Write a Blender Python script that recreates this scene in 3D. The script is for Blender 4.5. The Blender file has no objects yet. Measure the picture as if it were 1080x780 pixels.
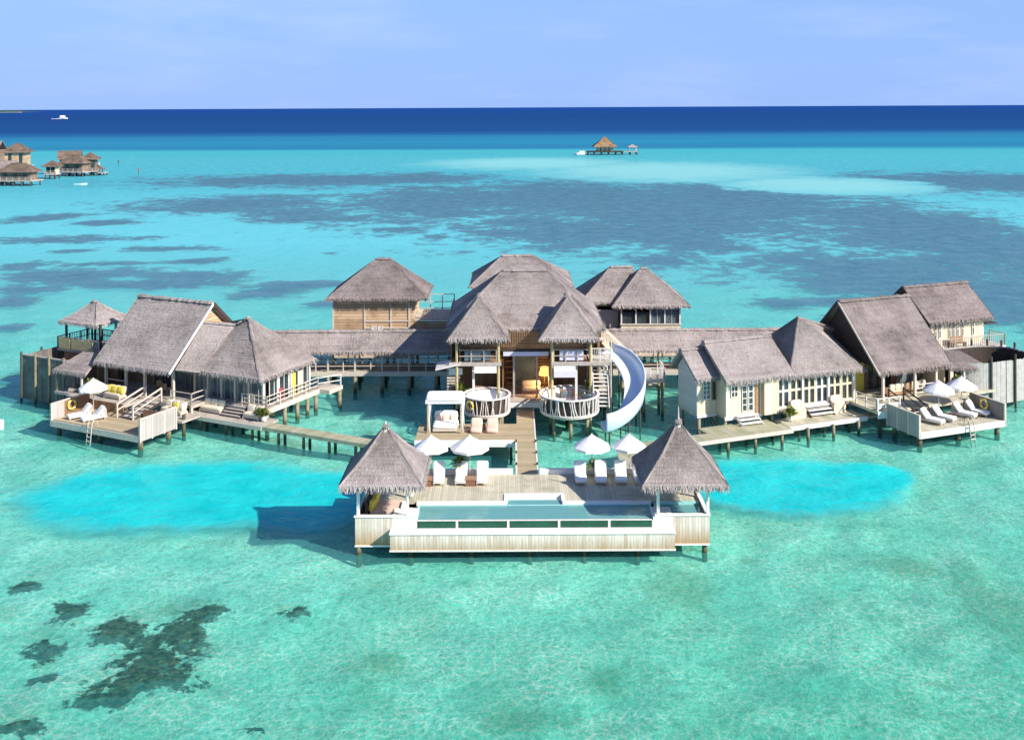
import bpy, math, random
import numpy as np
from mathutils import Vector, Matrix, Euler

random.seed(11)
rnd = random.random
def ru(a, b): return random.uniform(a, b)
R = math.radians
scene = bpy.context.scene
col = scene.collection

# ------------------------------------------------------------------ camera
CAM_H = 27.0
cam_d = bpy.data.cameras.new("camera")
cam_d.sensor_fit = 'HORIZONTAL'
cam_d.sensor_width = 36.0
cam_d.lens = 36.0 * 1100 / 1080
cam_d.shift_y = (112.85 - 390) / 1080
cam_d.clip_start = 0.5
cam_d.clip_end = 120000
cam = bpy.data.objects.new("camera", cam_d)
col.objects.link(cam)
cam.location = (0, 0, CAM_H)
cam.rotation_euler = (R(90), R(0.281), 0)
scene.camera = cam

# ------------------------------------------------------------------ light
SUN = Vector((0.71, -0.44, 0.55)).normalized()
sun_el = math.asin(SUN.z)
sun_az = math.atan2(SUN.x, SUN.y)
world = bpy.data.worlds.new("World")
scene.world = world
world.use_nodes = True
nt = world.node_tree
nt.nodes.clear()
def wn(t, **k):
    n = nt.nodes.new(t)
    for a, v in k.items(): setattr(n, a, v)
    return n
sky = wn('ShaderNodeTexSky', sky_type='NISHITA', sun_disc=False)
sky.sun_elevation = sun_el
sky.sun_rotation = sun_az
sky.altitude = 0
sky.air_density = 1.0
sky.dust_density = 0.3
sky.ozone_density = 3.0
mul = wn('ShaderNodeMix', data_type='RGBA', blend_type='MULTIPLY')
mul.inputs[0].default_value = 1.0
SKY_TINT = (0.80, 0.86, 1.10, 1)
mul.inputs[7].default_value = SKY_TINT
tc = wn('ShaderNodeTexCoord')
mp = wn('ShaderNodeMapping'); mp.inputs['Scale'].default_value = (5, 5, 26)
ns = wn('ShaderNodeTexNoise'); ns.inputs['Scale'].default_value = 1.1; ns.inputs['Detail'].default_value = 6; ns.inputs['Roughness'].default_value = 0.6
cr = wn('ShaderNodeMapRange'); cr.inputs[1].default_value = 0.46; cr.inputs[2].default_value = 0.85; cr.inputs[3].default_value = 0.0; cr.inputs[4].default_value = 0.34
cm = wn('ShaderNodeMix', data_type='RGBA')
cm.inputs[7].default_value = (4.9, 5.9, 8.3, 1)
bg = wn('ShaderNodeBackground'); bg.inputs['Strength'].default_value = 0.09
wo = wn('ShaderNodeOutputWorld')
L = nt.links.new
L(sky.outputs[0], mul.inputs[6])
L(tc.outputs['Generated'], mp.inputs[0]); L(mp.outputs[0], ns.inputs['Vector']); L(ns.outputs[0], cr.inputs[0])
sx = wn('ShaderNodeSeparateXYZ'); L(tc.outputs['Generated'], sx.inputs[0])
hz = wn('ShaderNodeMapRange', interpolation_type='SMOOTHSTEP'); hz.inputs[1].default_value = 0.02; hz.inputs[2].default_value = 0.30; hz.inputs[3].default_value = 0.88; hz.inputs[4].default_value = 0.0
L(sx.outputs[2], hz.inputs[0])
hm = wn('ShaderNodeMix', data_type='RGBA'); L(hz.outputs[0], hm.inputs[0]); L(mul.outputs[2], hm.inputs[6]); hm.inputs[7].default_value = (2.25, 3.8, 7.5, 1)   # the blue low sky of the photograph
L(cr.outputs[0], cm.inputs[0]); L(hm.outputs[2], cm.inputs[6]); L(cm.outputs[2], bg.inputs[0]); L(bg.outputs[0], wo.inputs[0])

sl = bpy.data.lights.new("sun", 'SUN')
sl.energy = 4.8
sl.angle = R(0.6)
sl.color = (1.0, 0.935, 0.845)
so = bpy.data.objects.new("sun", sl)
col.objects.link(so)
so.rotation_euler = SUN.to_track_quat('Z', 'Y').to_euler()
so.location = (60, -40, 80)
vs = scene.view_settings
vs.view_transform = 'Standard'; vs.look = 'None'; vs.gamma = 1.0; vs.use_curve_mapping = False
vs.exposure = 0.62

# ------------------------------------------------------------------ materials
class NT:
    """small helper around one material's node tree"""
    def __init__(s, name):
        s.m = bpy.data.materials.new(name); s.m.use_nodes = True
        s.t = s.m.node_tree; s.t.nodes.clear()
        s.out = s.t.nodes.new('ShaderNodeOutputMaterial')
    def n(s, t, ins=None, **k):
        x = s.t.nodes.new(t)
        for a, v in k.items(): setattr(x, a, v)
        if ins:
            for i, v in ins.items():
                if isinstance(v, bpy.types.NodeSocket): s.t.links.new(v, x.inputs[i])
                else: x.inputs[i].default_value = v
        return x
    def math(s, op, a, b=0.0, c=None, clamp=False):
        i = {0: a, 1: b}
        if c is not None: i[2] = c
        return s.n('ShaderNodeMath', i, operation=op, use_clamp=clamp).outputs[0]
    def mix(s, f, a, b, blend='MIX'):
        return s.n('ShaderNodeMix', {0: f, 6: a, 7: b}, data_type='RGBA', blend_type=blend).outputs[2]
    def noise(s, v, scale, detail=4, rough=0.55, dist=0.0):
        return s.n('ShaderNodeTexNoise', {'Vector': v, 'Scale': scale, 'Detail': detail, 'Roughness': rough, 'Distortion': dist}).outputs[0]
    def mapping(s, v, scale=(1, 1, 1), loc=(0, 0, 0), rot=(0, 0, 0)):
        return s.n('ShaderNodeMapping', {0: v, 'Location': loc, 'Rotation': rot, 'Scale': scale}).outputs[0]
    def rng(s, v, a, b, c=0.0, d=1.0, smooth=False):
        return s.n('ShaderNodeMapRange', {0: v, 1: a, 2: b, 3: c, 4: d}, interpolation_type='SMOOTHSTEP' if smooth else 'LINEAR').outputs[0]
    def ramp(s, f, stops):
        r = s.n('ShaderNodeValToRGB', {0: f})
        e = r.color_ramp.elements
        while len(e) < len(stops): e.new(0.5)
        for q, (p, c) in zip(e, stops): q.position = p; q.color = tuple(c) + (1,) if len(c) == 3 else c
        return r.outputs[0]
    def coords(s, which='Object'): return s.n('ShaderNodeTexCoord').outputs[which]
    def bump(s, h, strength, dist=0.1):
        return s.n('ShaderNodeBump', {'Height': h, 'Strength': strength, 'Distance': dist}).outputs[0]
    def principled(s, colr, rough=0.8, normal=None, spec=0.3, **k):
        ins = {'Base Color': colr, 'Roughness': rough, 'Specular IOR Level': spec}
        if normal is not None: ins['Normal'] = normal
        ins.update(k)
        b = s.n('ShaderNodeBsdfPrincipled', ins)
        s.t.links.new(b.outputs[0], s.out.inputs[0])
        return s.m
def C(r, g, b): return (r, g, b, 1)
def srgb(r, g, b):
    f = lambda c: ((c / 255 + 0.055) / 1.055) ** 2.4 if c > 10 else c / 255 / 12.92
    return (f(r), f(g), f(b), 1)

def mat_thatch(name, dark, mid, light, tip):
    t = NT(name)
    uv = t.n('ShaderNodeUVMap', uv_map='uv').outputs[0]
    ob = t.coords('Object')
    streak = t.noise(t.mapping(uv, (7.0, 1.1, 1)), 1.0, 5, 0.65)
    fine = t.noise(t.mapping(uv, (26.0, 4.0, 1)), 1.0, 3, 0.6)
    band = t.noise(t.mapping(uv, (0.5, 2.6, 1)), 1.0, 4, 0.6)
    big = t.noise(ob, 0.33, 4, 0.6)
    f = t.math('ADD', t.math('MULTIPLY', streak, 0.36), t.math('MULTIPLY', band, 0.34))
    f = t.math('ADD', f, t.math('MULTIPLY', fine, 0.3))
    f = t.math('ADD', f, t.math('MULTIPLY', t.math('SUBTRACT', big, 0.5), 0.8))
    c = t.ramp(f, [(0.30, dark), (0.52, mid), (0.74, light)])
    v = t.n('ShaderNodeSeparateXYZ', {0: uv}).outputs[1]
    edge = t.rng(v, -0.06, 0.32, 0.75, 0.0, True)
    edge = t.math('MULTIPLY', edge, t.rng(fine, 0.3, 0.6, 0.35, 1.0))
    c = t.mix(edge, c, tip)
    rv_ = t.n('ShaderNodeObjectInfo').outputs['Random']
    c = t.mix(1.0, c, t.ramp(rv_, [(0.0, (.86, .85, .84)), (1.0, (1.0, 1.0, 1.0))]), 'MULTIPLY')   # some roofs are older than others
    b = t.bump(t.math('ADD', streak, t.math('MULTIPLY', fine, 1.6)), 1.0, 0.12)
    return t.principled(c, 0.95, b, 0.08)

def mat_planks(name, c1, c2, axis=0, width=0.16, gap=0.10, stain=None, grain=2.0, rough=0.75, gapdark=0.35, stain_z=None, off=0.0):
    """boards laid side by side along `axis` of object space"""
    t = NT(name)
    ob = t.coords('Object')
    xyz = t.n('ShaderNodeSeparateXYZ', {0: ob})
    a = t.math('DIVIDE', t.math('ADD', xyz.outputs[axis], 100.0 + off), width)
    idx = t.math('FLOOR', a)
    fr = t.math('FRACT', a)
    wnz = t.n('ShaderNodeTexWhiteNoise', {'W': idx}, noise_dimensions='1D').outputs[0]
    sc = [1.6, 1.6, 1.6]; sc[axis] = 8.0
    gr = t.noise(t.mapping(ob, tuple(sc)), grain, 4, 0.6)
    f = t.math('ADD', t.math('MULTIPLY', wnz, 0.6), t.math('MULTIPLY', gr, 0.55))
    c = t.mix(t.rng(f, 0.2, 0.95), c1, c2)
    if stain is not None:
        st = t.rng(t.noise(ob, 0.7, 5, 0.65), 0.48, 0.72)
        if stain_z:
            dn = t.noise(t.mapping(ob, (5, 5, 0.5)), 1.3, 3, 0.6)
            st = t.math('MULTIPLY', t.rng(t.math('ADD', xyz.outputs[2], t.math('MULTIPLY', dn, 1.0)), stain_z[0] + .5, stain_z[1] + .5, 1.0, 0.0), 1.0)
        c = t.mix(st, c, stain)
    g = t.math('MAXIMUM', t.math('LESS_THAN', fr, gap), 0.0)
    c = t.mix(t.math('MULTIPLY', g, 1 - gapdark), c, C(c1[0] * .25, c1[1] * .25, c1[2] * .25))
    b = t.bump(t.math('SUBTRACT', gr, g), 0.4, 0.03)
    return t.principled(c, rough, b, 0.2)

def mat_plain(name, c, rough=0.7, var=0.18, scale=3.0, spec=0.3, metallic=0.0):
    t = NT(name)
    ob = t.coords('Object')
    n = t.noise(ob, scale, 5, 0.65)
    d = C(c[0] * (1 - var), c[1] * (1 - var), c[2] * (1 - var))
    u = C(min(1, c[0] * (1 + var)), min(1, c[1] * (1 + var)), min(1, c[2] * (1 + var)))
    cc = t.mix(t.rng(n, 0.3, 0.7), d, u)
    return t.principled(cc, rough, t.bump(n, 0.15, 0.03), spec, Metallic=metallic)

M = {}
M['thatch'] = mat_thatch('weathered_thatch', (0.28, 0.235, 0.22), (0.50, 0.432, 0.405), (0.63, 0.552, 0.52), C(0.72, 0.64, 0.61))
M['thatch_brown'] = mat_thatch('brown_thatch', (0.17, 0.138, 0.128), (0.34, 0.28, 0.263), (0.47, 0.395, 0.37), C(0.50, 0.41, 0.38))
M['thatch_orange'] = mat_thatch('far_thatch', (0.16, 0.09, 0.05), (0.32, 0.20, 0.11), (0.42, 0.28, 0.17), C(0.45, 0.33, 0.2))
M['thatch_far'] = mat_thatch('dark_brown_thatch', (0.085, 0.06, 0.045), (0.20, 0.145, 0.11), (0.31, 0.235, 0.18), C(0.40, 0.31, 0.25))
M['deck'] = mat_planks('pale_deck_boards', C(.46, .42, .31), C(.64, .59, .45), 0, 0.15, 0.09, C(.34, .33, .22))
M['deck_y'] = mat_planks('deck_boards_across', C(.42, .33, .21), C(.60, .49, .33), 1, 0.15, 0.10, C(.40, .37, .22))
M['deck_tan'] = mat_planks('tan_deck_boards', C(.36, .28, .17), C(.54, .43, .28), 1, 0.15, 0.10, C(.34, .33, .18))
M['deck_grey'] = mat_planks('grey_deck_boards', C(.40, .35, .30), C(.56, .50, .43), 1, 0.15, 0.10, C(.33, .29, .24))
M['deck_olive'] = mat_planks('mossy_deck_boards', C(.34, .33, .21), C(.50, .47, .34), 0, 0.15, 0.10, C(.28, .29, .16))
M['fascia'] = mat_planks('stained_white_boards', C(.56, .46, .36), C(.78, .71, .62), 0, 0.19, 0.12, C(.40, .24, .10), stain_z=(0.5, 1.7), gapdark=0.55)
M['fascia_l'] = mat_planks('low_stained_boards', C(.56, .46, .36), C(.80, .73, .64), 0, 0.19, 0.12, C(.38, .25, .11), stain_z=(0.35, 1.3), gapdark=0.55)
M['white'] = mat_plain('white_paint', C(.80, .77, .72), 0.6, 0.07)
M['whitewash'] = mat_plain('whitewashed_wood', C(.70, .66, .61), 0.75, 0.16, 6)
M['greywood'] = mat_plain('weathered_grey_wood', C(.42, .37, .325), 0.8, 0.22, 6)
M['palewood'] = mat_plain('pale_driftwood', C(.58, .505, .42), 0.8, 0.18, 6)
M['fence'] = mat_planks('grey_fence_boards', C(.40, .39, .38), C(.52, .51, .50), 0, 0.30, 0.07, C(.33, .32, .30), gapdark=0.55)
M['fence_dark'] = mat_planks('dark_fence_boards', C(.12, .105, .095), C(.21, .185, .165), 0, 0.22, 0.1, C(.25, .24, .22))
M['fence_dark_y'] = mat_planks('dark_fence_boards_side', C(.12, .105, .095), C(.21, .185, .165), 1, 0.22, 0.1, C(.25, .24, .22))
M['wall_y'] = mat_planks('grey_board_wall', C(.46, .44, .42), C(.58, .55, .52), 2, 0.22, 0.08, gapdark=0.7)
M['cream'] = mat_planks('cream_boarded_wall', C(.64, .54, .37), C(.76, .66, .48), 0, 0.3, 0.05, gapdark=0.8)
M['bamboo'] = mat_planks('golden_log_wall', C(.46, .31, .18), C(.68, .49, .31), 2, 0.30, 0.16, C(.34, .22, .13), gapdark=0.3)
M['brown'] = mat_planks('dark_brown_wall', C(.20, .115, .065), C(.32, .20, .12), 0, 0.25, 0.1)
M['brownmid'] = mat_plain('brown_wood', C(.34, .20, .11), 0.6, 0.3, 5)
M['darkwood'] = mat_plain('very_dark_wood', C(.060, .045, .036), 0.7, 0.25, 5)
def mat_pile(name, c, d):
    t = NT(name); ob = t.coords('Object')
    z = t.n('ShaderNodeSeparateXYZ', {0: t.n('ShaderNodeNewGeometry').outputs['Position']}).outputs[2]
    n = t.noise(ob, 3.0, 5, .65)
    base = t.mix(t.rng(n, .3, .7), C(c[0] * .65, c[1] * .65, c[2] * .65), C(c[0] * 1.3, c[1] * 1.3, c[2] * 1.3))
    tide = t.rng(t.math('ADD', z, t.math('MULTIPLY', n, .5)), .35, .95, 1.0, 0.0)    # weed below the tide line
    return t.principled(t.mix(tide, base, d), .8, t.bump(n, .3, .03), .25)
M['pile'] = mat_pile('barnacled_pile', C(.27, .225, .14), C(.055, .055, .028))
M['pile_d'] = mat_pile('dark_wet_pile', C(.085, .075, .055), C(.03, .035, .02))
M['yellowpole'] = mat_plain('bamboo_pole', C(.50, .40, .20), 0.6, 0.2, 4)
M['canvas'] = mat_plain('white_canvas', C(.86, .84, .82), 0.9, 0.05, 3, 0.1)
M['cushion'] = mat_plain('cream_cushion', C(.72, .63, .48), 0.9, 0.10, 4, 0.1)
M['yellow'] = mat_plain('yellow_cushion', C(.72, .56, .10), 0.9, 0.15, 4, 0.1)
M['pink'] = mat_plain('pale_pink_cushion', C(.72, .52, .42), 0.9, 0.10, 4, 0.1)
M['lilac'] = mat_plain('lilac_blind', C(.62, .60, .74), 0.9, 0.06, 4, 0.1)
M['wicker'] = mat_plain('brown_wicker', C(.23, .11, .06), 0.8, 0.4, 14)
M['slide'] = mat_plain('pale_blue_fibreglass', C(.60, .69, .82), 0.22, 0.03, 1.5, 0.5)
M['glassdark'] = mat_plain('dark_window_glass', C(.035, .05, .055), 0.12, 0.5, 1.2, 0.6)
M['glassblue'] = mat_plain('blue_grey_glass', C(.10, .14, .16), 0.12, 0.4, 1.2, 0.6)
M['glassgreen'] = mat_plain('green_pool_glass', C(.003, .075, .042), 0.1, 0.4, 1.0, 0.5)
M['tile'] = mat_plain('teal_pool_tile', C(.34, .66, .62), 0.4, 0.12, 2.0)
M['cream_plain'] = mat_plain('cream_painted_rail', C(.74, .66, .48), 0.7, 0.1, 5)
M['farwall'] = mat_plain('dull_brown_wall', C(.22, .155, .11), 0.8, 0.3, .8)
M['red'] = mat_plain('red_fabric', C(.42, .06, .06), 0.9, 0.15, 4, 0.1)
M['yellowring'] = mat_plain('yellow_plastic', C(.72, .52, .05), 0.4, 0.08, 4)
M['lamp'] = mat_plain('amber_lamp_shade', C(.80, .50, .12), 0.8, 0.1, 4)
M['pot'] = mat_plain('white_pot', C(.75, .70, .66), 0.6, 0.08, 4)
M['hull'] = mat_plain('white_hull', C(.82, .82, .82), 0.3, 0.03, 2)
M['foam'] = mat_plain('white_foam', C(.85, .88, .90), 0.8, 0.1, 0.5)
M['island'] = mat_plain('distant_jungle', C(.05, .09, .05), 0.9, 0.4, 0.02)
M['islandsand'] = mat_plain('distant_beach', C(.62, .56, .44), 0.9, 0.1, 0.02)
def mat_leaf():
    t = NT('green_leaf')
    oi = t.coords('Object')
    n = t.noise(oi, 5.0, 3, 0.6)
    c = t.mix(t.rng(n, 0.3, 0.7), C(.05, .10, .015), C(.26, .28, .05))
    return t.principled(c, 0.55, None, 0.3)
M['leaf'] = mat_leaf()
def mat_lampshade():
    t = NT('glowing_lamp_shade')
    return t.principled(C(.80, .50, .12), 0.8, None, 0.1, **{'Emission Color': C(1.0, .55, .15), 'Emission Strength': 1.2})
M['lamp'] = mat_lampshade()
# ------------------------------------------------------------------ mesh helpers
class MB:
    """collects shapes; build() links them as ONE mesh object"""
    def __init__(s): s.v = []; s.f = []; s.uv = []
    def add(s, vs_, fs, uvs=None):
        o = len(s.v)
        s.v += [tuple(p) for p in vs_]
        s.uv += list(uvs) if uvs else [(0.0, 1.0)] * len(vs_)
        s.f += [tuple(i + o for i in f) for f in fs]
        return s
    def box(s, x0, x1, y0, y1, z0, z1):
        return s.add([(x0, y0, z0), (x1, y0, z0), (x1, y1, z0), (x0, y1, z0), (x0, y0, z1), (x1, y0, z1), (x1, y1, z1), (x0, y1, z1)],
                     [(0, 3, 2, 1), (4, 5, 6, 7), (0, 1, 5, 4), (1, 2, 6, 5), (2, 3, 7, 6), (3, 0, 4, 7)])
    def bar(s, p, q, w=0.1, h=None):
        p = Vector(p); q = Vector(q); h = h or w
        d = (q - p).normalized()
        up = Vector((0, 0, 1)) if abs(d.z) < 0.95 else Vector((0, 1, 0))
        a = d.cross(up).normalized() * w / 2; b = a.cross(d).normalized() * h / 2
        vs_ = []
        for c in (p, q): vs_ += [c - a - b, c + a - b, c + a + b, c - a + b]
        return s.add(vs_, [(0, 3, 2, 1), (4, 5, 6, 7), (0, 1, 5, 4), (1, 2, 6, 5), (2, 3, 7, 6), (3, 0, 4, 7)][::1])
    def tube(s, pts, rad, n=8, cap=True):
        pts = [Vector(p) for p in pts]
        if not isinstance(rad, (list, tuple)): rad = [rad] * len(pts)
        vs_ = []; fs = []
        for i, p in enumerate(pts):
            d = (pts[min(i + 1, len(pts) - 1)] - pts[max(i - 1, 0)]).normalized()
            up = Vector((0, 0, 1)) if abs(d.z) < 0.9 else Vector((1, 0, 0))
            a = d.cross(up).normalized(); b = a.cross(d).normalized()
            for k in range(n):
                t = 2 * math.pi * k / n
                vs_.append(p + (a * math.cos(t) + b * math.sin(t)) * rad[i])
        for i in range(len(pts) - 1):
            for k in range(n):
                k2 = (k + 1) % n
                fs.append((i * n + k, i * n + k2, (i + 1) * n + k2, (i + 1) * n + k))
        if cap:
            fs.append(tuple(range(n))[::-1]); fs.append(tuple((len(pts) - 1) * n + k for k in range(n)))
        return s.add(vs_, fs)
    def poly(s, pts, thick=None):
        """flat polygon, or a slab when thick (a vector) is given"""
        n = len(pts); pts = [Vector(p) for p in pts]
        if thick is None: return s.add(pts, [tuple(range(n))])
        t = Vector(thick)
        fs = [tuple(range(n)), tuple(range(n, 2 * n))[::-1]] + [(i, i + n, (i + 1) % n + n, (i + 1) % n) for i in range(n)]
        return s.add(pts + [p + t for p in pts], fs)
    def lathe(s, c, prof, n=20, jitter=0.0):
        c = Vector(c); vs_ = []; fs = []
        for r, z in prof:
            for k in range(n):
                t = 2 * math.pi * k / n; rr = r * (1 + ru(-jitter, jitter))
                vs_.append(c + Vector((rr * math.cos(t), rr * math.sin(t), z)))
        for i in range(len(prof) - 1):
            for k in range(n):
                k2 = (k + 1) % n
                fs.append((i * n + k, i * n + k2, (i + 1) * n + k2, (i + 1) * n + k))
        return s.add(vs_, fs)
    def soft(s, c, sx, sy, sz, rz=0.0, tilt=0.0, n=10, p=0.35):
        """a stuffed cushion: superellipsoid of half sizes sx, sy, sz"""
        c = Vector(c); m = Matrix.Rotation(rz, 3, 'Z') @ Matrix.Rotation(tilt, 3, 'X')
        vs_ = []; fs = []; nr = 7
        pw = lambda t: math.copysign(abs(t) ** p, t)
        for i in range(nr):
            ph = -math.pi / 2 + math.pi * i / (nr - 1)
            for k in range(n * 2):
                th = math.pi * k / n
                cp = max(0.0, math.cos(ph)) ** 0.5
                vs_.append(c + m @ Vector((sx * cp * pw(math.cos(th)), sy * cp * pw(math.sin(th)), sz * pw(math.sin(ph)) if abs(ph) > .01 else 0)))
        N = n * 2
        for i in range(nr - 1):
            for k in range(N):
                k2 = (k + 1) % N
                fs.append((i * N + k, i * N + k2, (i + 1) * N + k2, (i + 1) * N + k))
        return s.add(vs_, fs)
    def build(s, name, mat, parent=None, smooth=False):
        base = BASE.get(parent, Vector((0, 0, 0))) if parent else Vector((0, 0, 0))
        me = bpy.data.meshes.new(name)
        me.from_pydata([(p[0] - base[0], p[1] - base[1], p[2] - base[2]) for p in s.v], [], s.f)
        me.update()
        if any(u != (0.0, 1.0) for u in s.uv):
            lay = me.uv_layers.new(name='uv')
            arr = np.array(s.uv, dtype=np.float32)
            li = np.empty(len(me.loops), dtype=np.int32); me.loops.foreach_get('vertex_index', li)
            lay.data.foreach_set('uv', arr[li].ravel())
        me.materials.append(M[mat] if isinstance(mat, str) else mat)
        if smooth: me.polygons.foreach_set('use_smooth', [True] * len(me.polygons))
        o = bpy.data.objects.new(name, me)
        col.objects.link(o)
        if parent:
            o.parent = parent
            BASE[o] = base
        return o

BASE = {}
class Frame:
    def __init__(s, x=0, y=0, z=0, a=0): s.o = Vector((x, y, z)); s.a = a; s.m = Matrix.Rotation(a, 3, 'Z')
    def p(s, v): return s.o + s.m @ Vector(v)
W0 = Frame()

def tag(o, label=None, cat=None, group=None, kind=None):
    if label: o['label'] = label
    if cat: o['category'] = cat
    if group: o['group'] = group
    if kind: o['kind'] = kind
    return o
def thing(name, label, cat, base=(0, 0, 0), F=W0, group=None, rz=0.0):
    """Empty at the thing's base; its parts are given in frame coordinates"""
    o = bpy.data.objects.new(name, None)
    o.empty_display_size = 0.3
    col.objects.link(o)
    o.location = F.p(base); o.rotation_euler = (0, 0, F.a + rz)
    BASE[o] = Vector(base)
    return tag(o, label, cat, group)
def kids(o): return list(o.children)
def copy_tree(o, parent=None):
    c = o.copy(); col.objects.link(c)
    if parent: c.parent = parent
    for ch in kids(o): copy_tree(ch, c)
    return c
def place(proto, used, F, pos, rz, label, group=None):
    o = copy_tree(proto) if used else proto
    o.location = F.p(pos); o.rotation_euler = (0, 0, F.a + rz)
    o['label'] = label
    if group: o['group'] = group
    return o
def bx(name, mat, parent, *b):
    m = MB(); m.box(*b); return m.build(name, mat, parent)
def post(parent, p, q, mat, name='post', w=0.13, rnd_=False):
    m = MB()
    if rnd_: m.tube([p, q], w / 2, 8)
    else: m.bar(p, q, w)
    return m.build(name, mat, parent, smooth=False)
def piles(parent, pts, z0, z1, mat='pile', r=0.13):
    for x, y in pts:
        m = MB(); m.tube([(x + ru(-.02, .02), y, z0), (x, y, (z0 + z1) / 2), (x, y, z1)], [r * 1.15, r * 1.05, r], 9)
        m.build('pile', mat, parent, smooth=True)
def rail(parent, p, q, z, h=1.0, n=2, every=1.6, mat='greywood', slats=0.0, name='railing', w=0.08):
    """one run of railing: posts, horizontal rails, and upright slats when asked"""
    m = MB(); p = Vector(p); q = Vector(q); Ld = (q - p).length
    k = max(1, round(Ld / every))
    for i in range(k + 1):
        c = p.lerp(q, i / k)
        m.bar((c.x, c.y, z), (c.x, c.y, z + h + .03), w * 1.25)
    for j in range(n):
        zz = z + h * (1 - j / n) if n > 1 else z + h
        m.bar((p.x, p.y, zz), (q.x, q.y, zz), w * .9, w * .8)
    if slats:
        kk = max(2, round(Ld / slats))
        for i in range(kk):
            c = p.lerp(q, (i + .5) / kk)
            m.bar((c.x, c.y, z + .06), (c.x, c.y, z + h - .04), w * .5)
    return m.build(name, mat, parent)

# ------------------------------------------------------------------ thatch
def slope(mb, A, B, Cc, D, sag=0.0, row=0.24, fringe=True, thick=0.2, flen=0.32):
    """one thatched roof slope in overlapping ragged courses; A-B is the eave seen left to right from outside, D-C the top"""
    A, B, Cc, D = map(Vector, (A, B, Cc, D))
    if fringe:      # the ragged straw hangs below the last battens
        A, B = A + (D - A).normalized() * flen * .75, B + (Cc - B).normalized() * flen * .75
    n = (B - A).cross(((D + Cc) / 2 - A)).normalized()
    if n.z < 0: n = -n
    W = (B - A).length; Lm = ((D + Cc) / 2 - (A + B) / 2).length
    nv = max(3, round(Lm / row))
    def P(u, v, off=0.0):
        b = A.lerp(B, u); t = D.lerp(Cc, u)
        return b.lerp(t, v) + n * (off - sag * 4 * v * (1 - v))
    for j in range(nv):
        v0 = j / nv; v1 = min(1.0, (j + 1.25) / nv)
        wrow = (A.lerp(D, v0) - B.lerp(Cc, v0)).length
        nu = max(2, round(wrow / 0.24))
        vs_ = []; uvs = []; fs = []
        lift = ru(.012, .03)
        for i in range(nu + 1):
            u = i / nu
            jv = (ru(-.09, .09) if 0 < j else 0.0) / nv
            lo = P(u, max(0, v0 + jv), lift + ru(-.01, .02)); hi = P(u, v1, ru(0, .012))
            vs_ += [lo, hi]; uvs += [(u * W + (A.x + A.y) * 3.1, max(0, v0 + jv) * Lm + .02), (u * W + (A.x + A.y) * 3.1, v1 * Lm)]
        for i in range(nu): fs.append((2 * i, 2 * i + 2, 2 * i + 3, 2 * i + 1))
        mb.add(vs_, fs, uvs)
    # underside and eave edge
    t = n * -thick
    ns_ = 6
    vs_ = []; uvs = []
    for j in range(ns_ + 1):
        v = j / ns_
        vs_ += [P(0, v) + t, P(1, v) + t]; uvs += [(0, 2.2 + j), (W, 2.2 + j)]
    mb.add(vs_, [(2 * j, 2 * j + 2, 2 * j + 3, 2 * j + 1) for j in range(ns_)], uvs)
    mb.add([P(0, 0, .05), P(1, 0, .05), P(1, 0) + t, P(0, 0) + t], [(0, 3, 2, 1)], [(0, .05), (W, .05), (W, .05), (0, .05)])
    # open side edges
    for u in (0, 1):
        mb.add([P(u, 0, .05), P(u, 0) + t, P(u, .5) + t, P(u, .5, .05), P(u, 1) + t, P(u, 1, .05)], [(0, 1, 2, 3), (3, 2, 4, 5)], [(0, .4), (0.2, .4), (.2, 1), (0, 1), (.2, 2), (0, 2)])
    if fringe:
        dn = (A + B) / 2 - (D + Cc) / 2; dn.normalize()
        e = (B - A).normalized()
        for layer in range(3):
            k = int(W / 0.05)
            for i in range(k):
                u = (i + rnd()) / k
                base = P(u, .0, .05 - layer * 0.09) - dn * ru(0.02, 0.12)
                d = (dn * ru(.6, 1.0) + Vector((0, 0, -1)) * ru(.25, .9) + e * ru(-.3, .3)).normalized()
                ln = flen * ru(.35, 1.25); wd = ru(.022, .055)
                mb.add([base - e * wd, base + e * wd, base + d * ln + e * wd * .35, base + d * ln - e * wd * .35], [(0, 1, 2, 3)],
                       [(u * W, .05), (u * W + .1, .05), (u * W + .1, -.25), (u * W, -.25)])
def ridge(mb, p, q, r=0.17):
    p = Vector(p); q = Vector(q); Ln = (q - p).length; k = max(2, round(Ln / 0.3))
    d = (q - p).normalized(); a = d.cross(Vector((0, 0, 1))).normalized(); b = a.cross(d)
    vs_ = []; fs = []; uvs = []
    for i in range(k + 1):
        c = p.lerp(q, i / k)
        rr = r * ru(.75, 1.25)
        for j in range(6):
            t = math.pi * (j / 5)
            vs_.append(c + a * math.cos(t) * rr * 1.35 + b * (math.sin(t) * rr - .06)); uvs.append((i * .3 + p.x, j * .25 + .5))
    for i in range(k):
        for j in range(5): fs.append((i * 6 + j, i * 6 + j + 1, (i + 1) * 6 + j + 1, (i + 1) * 6 + j))
    fs += [tuple(range(6)), tuple(k * 6 + j for j in range(6))]
    mb.add(vs_, fs, uvs)
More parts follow.
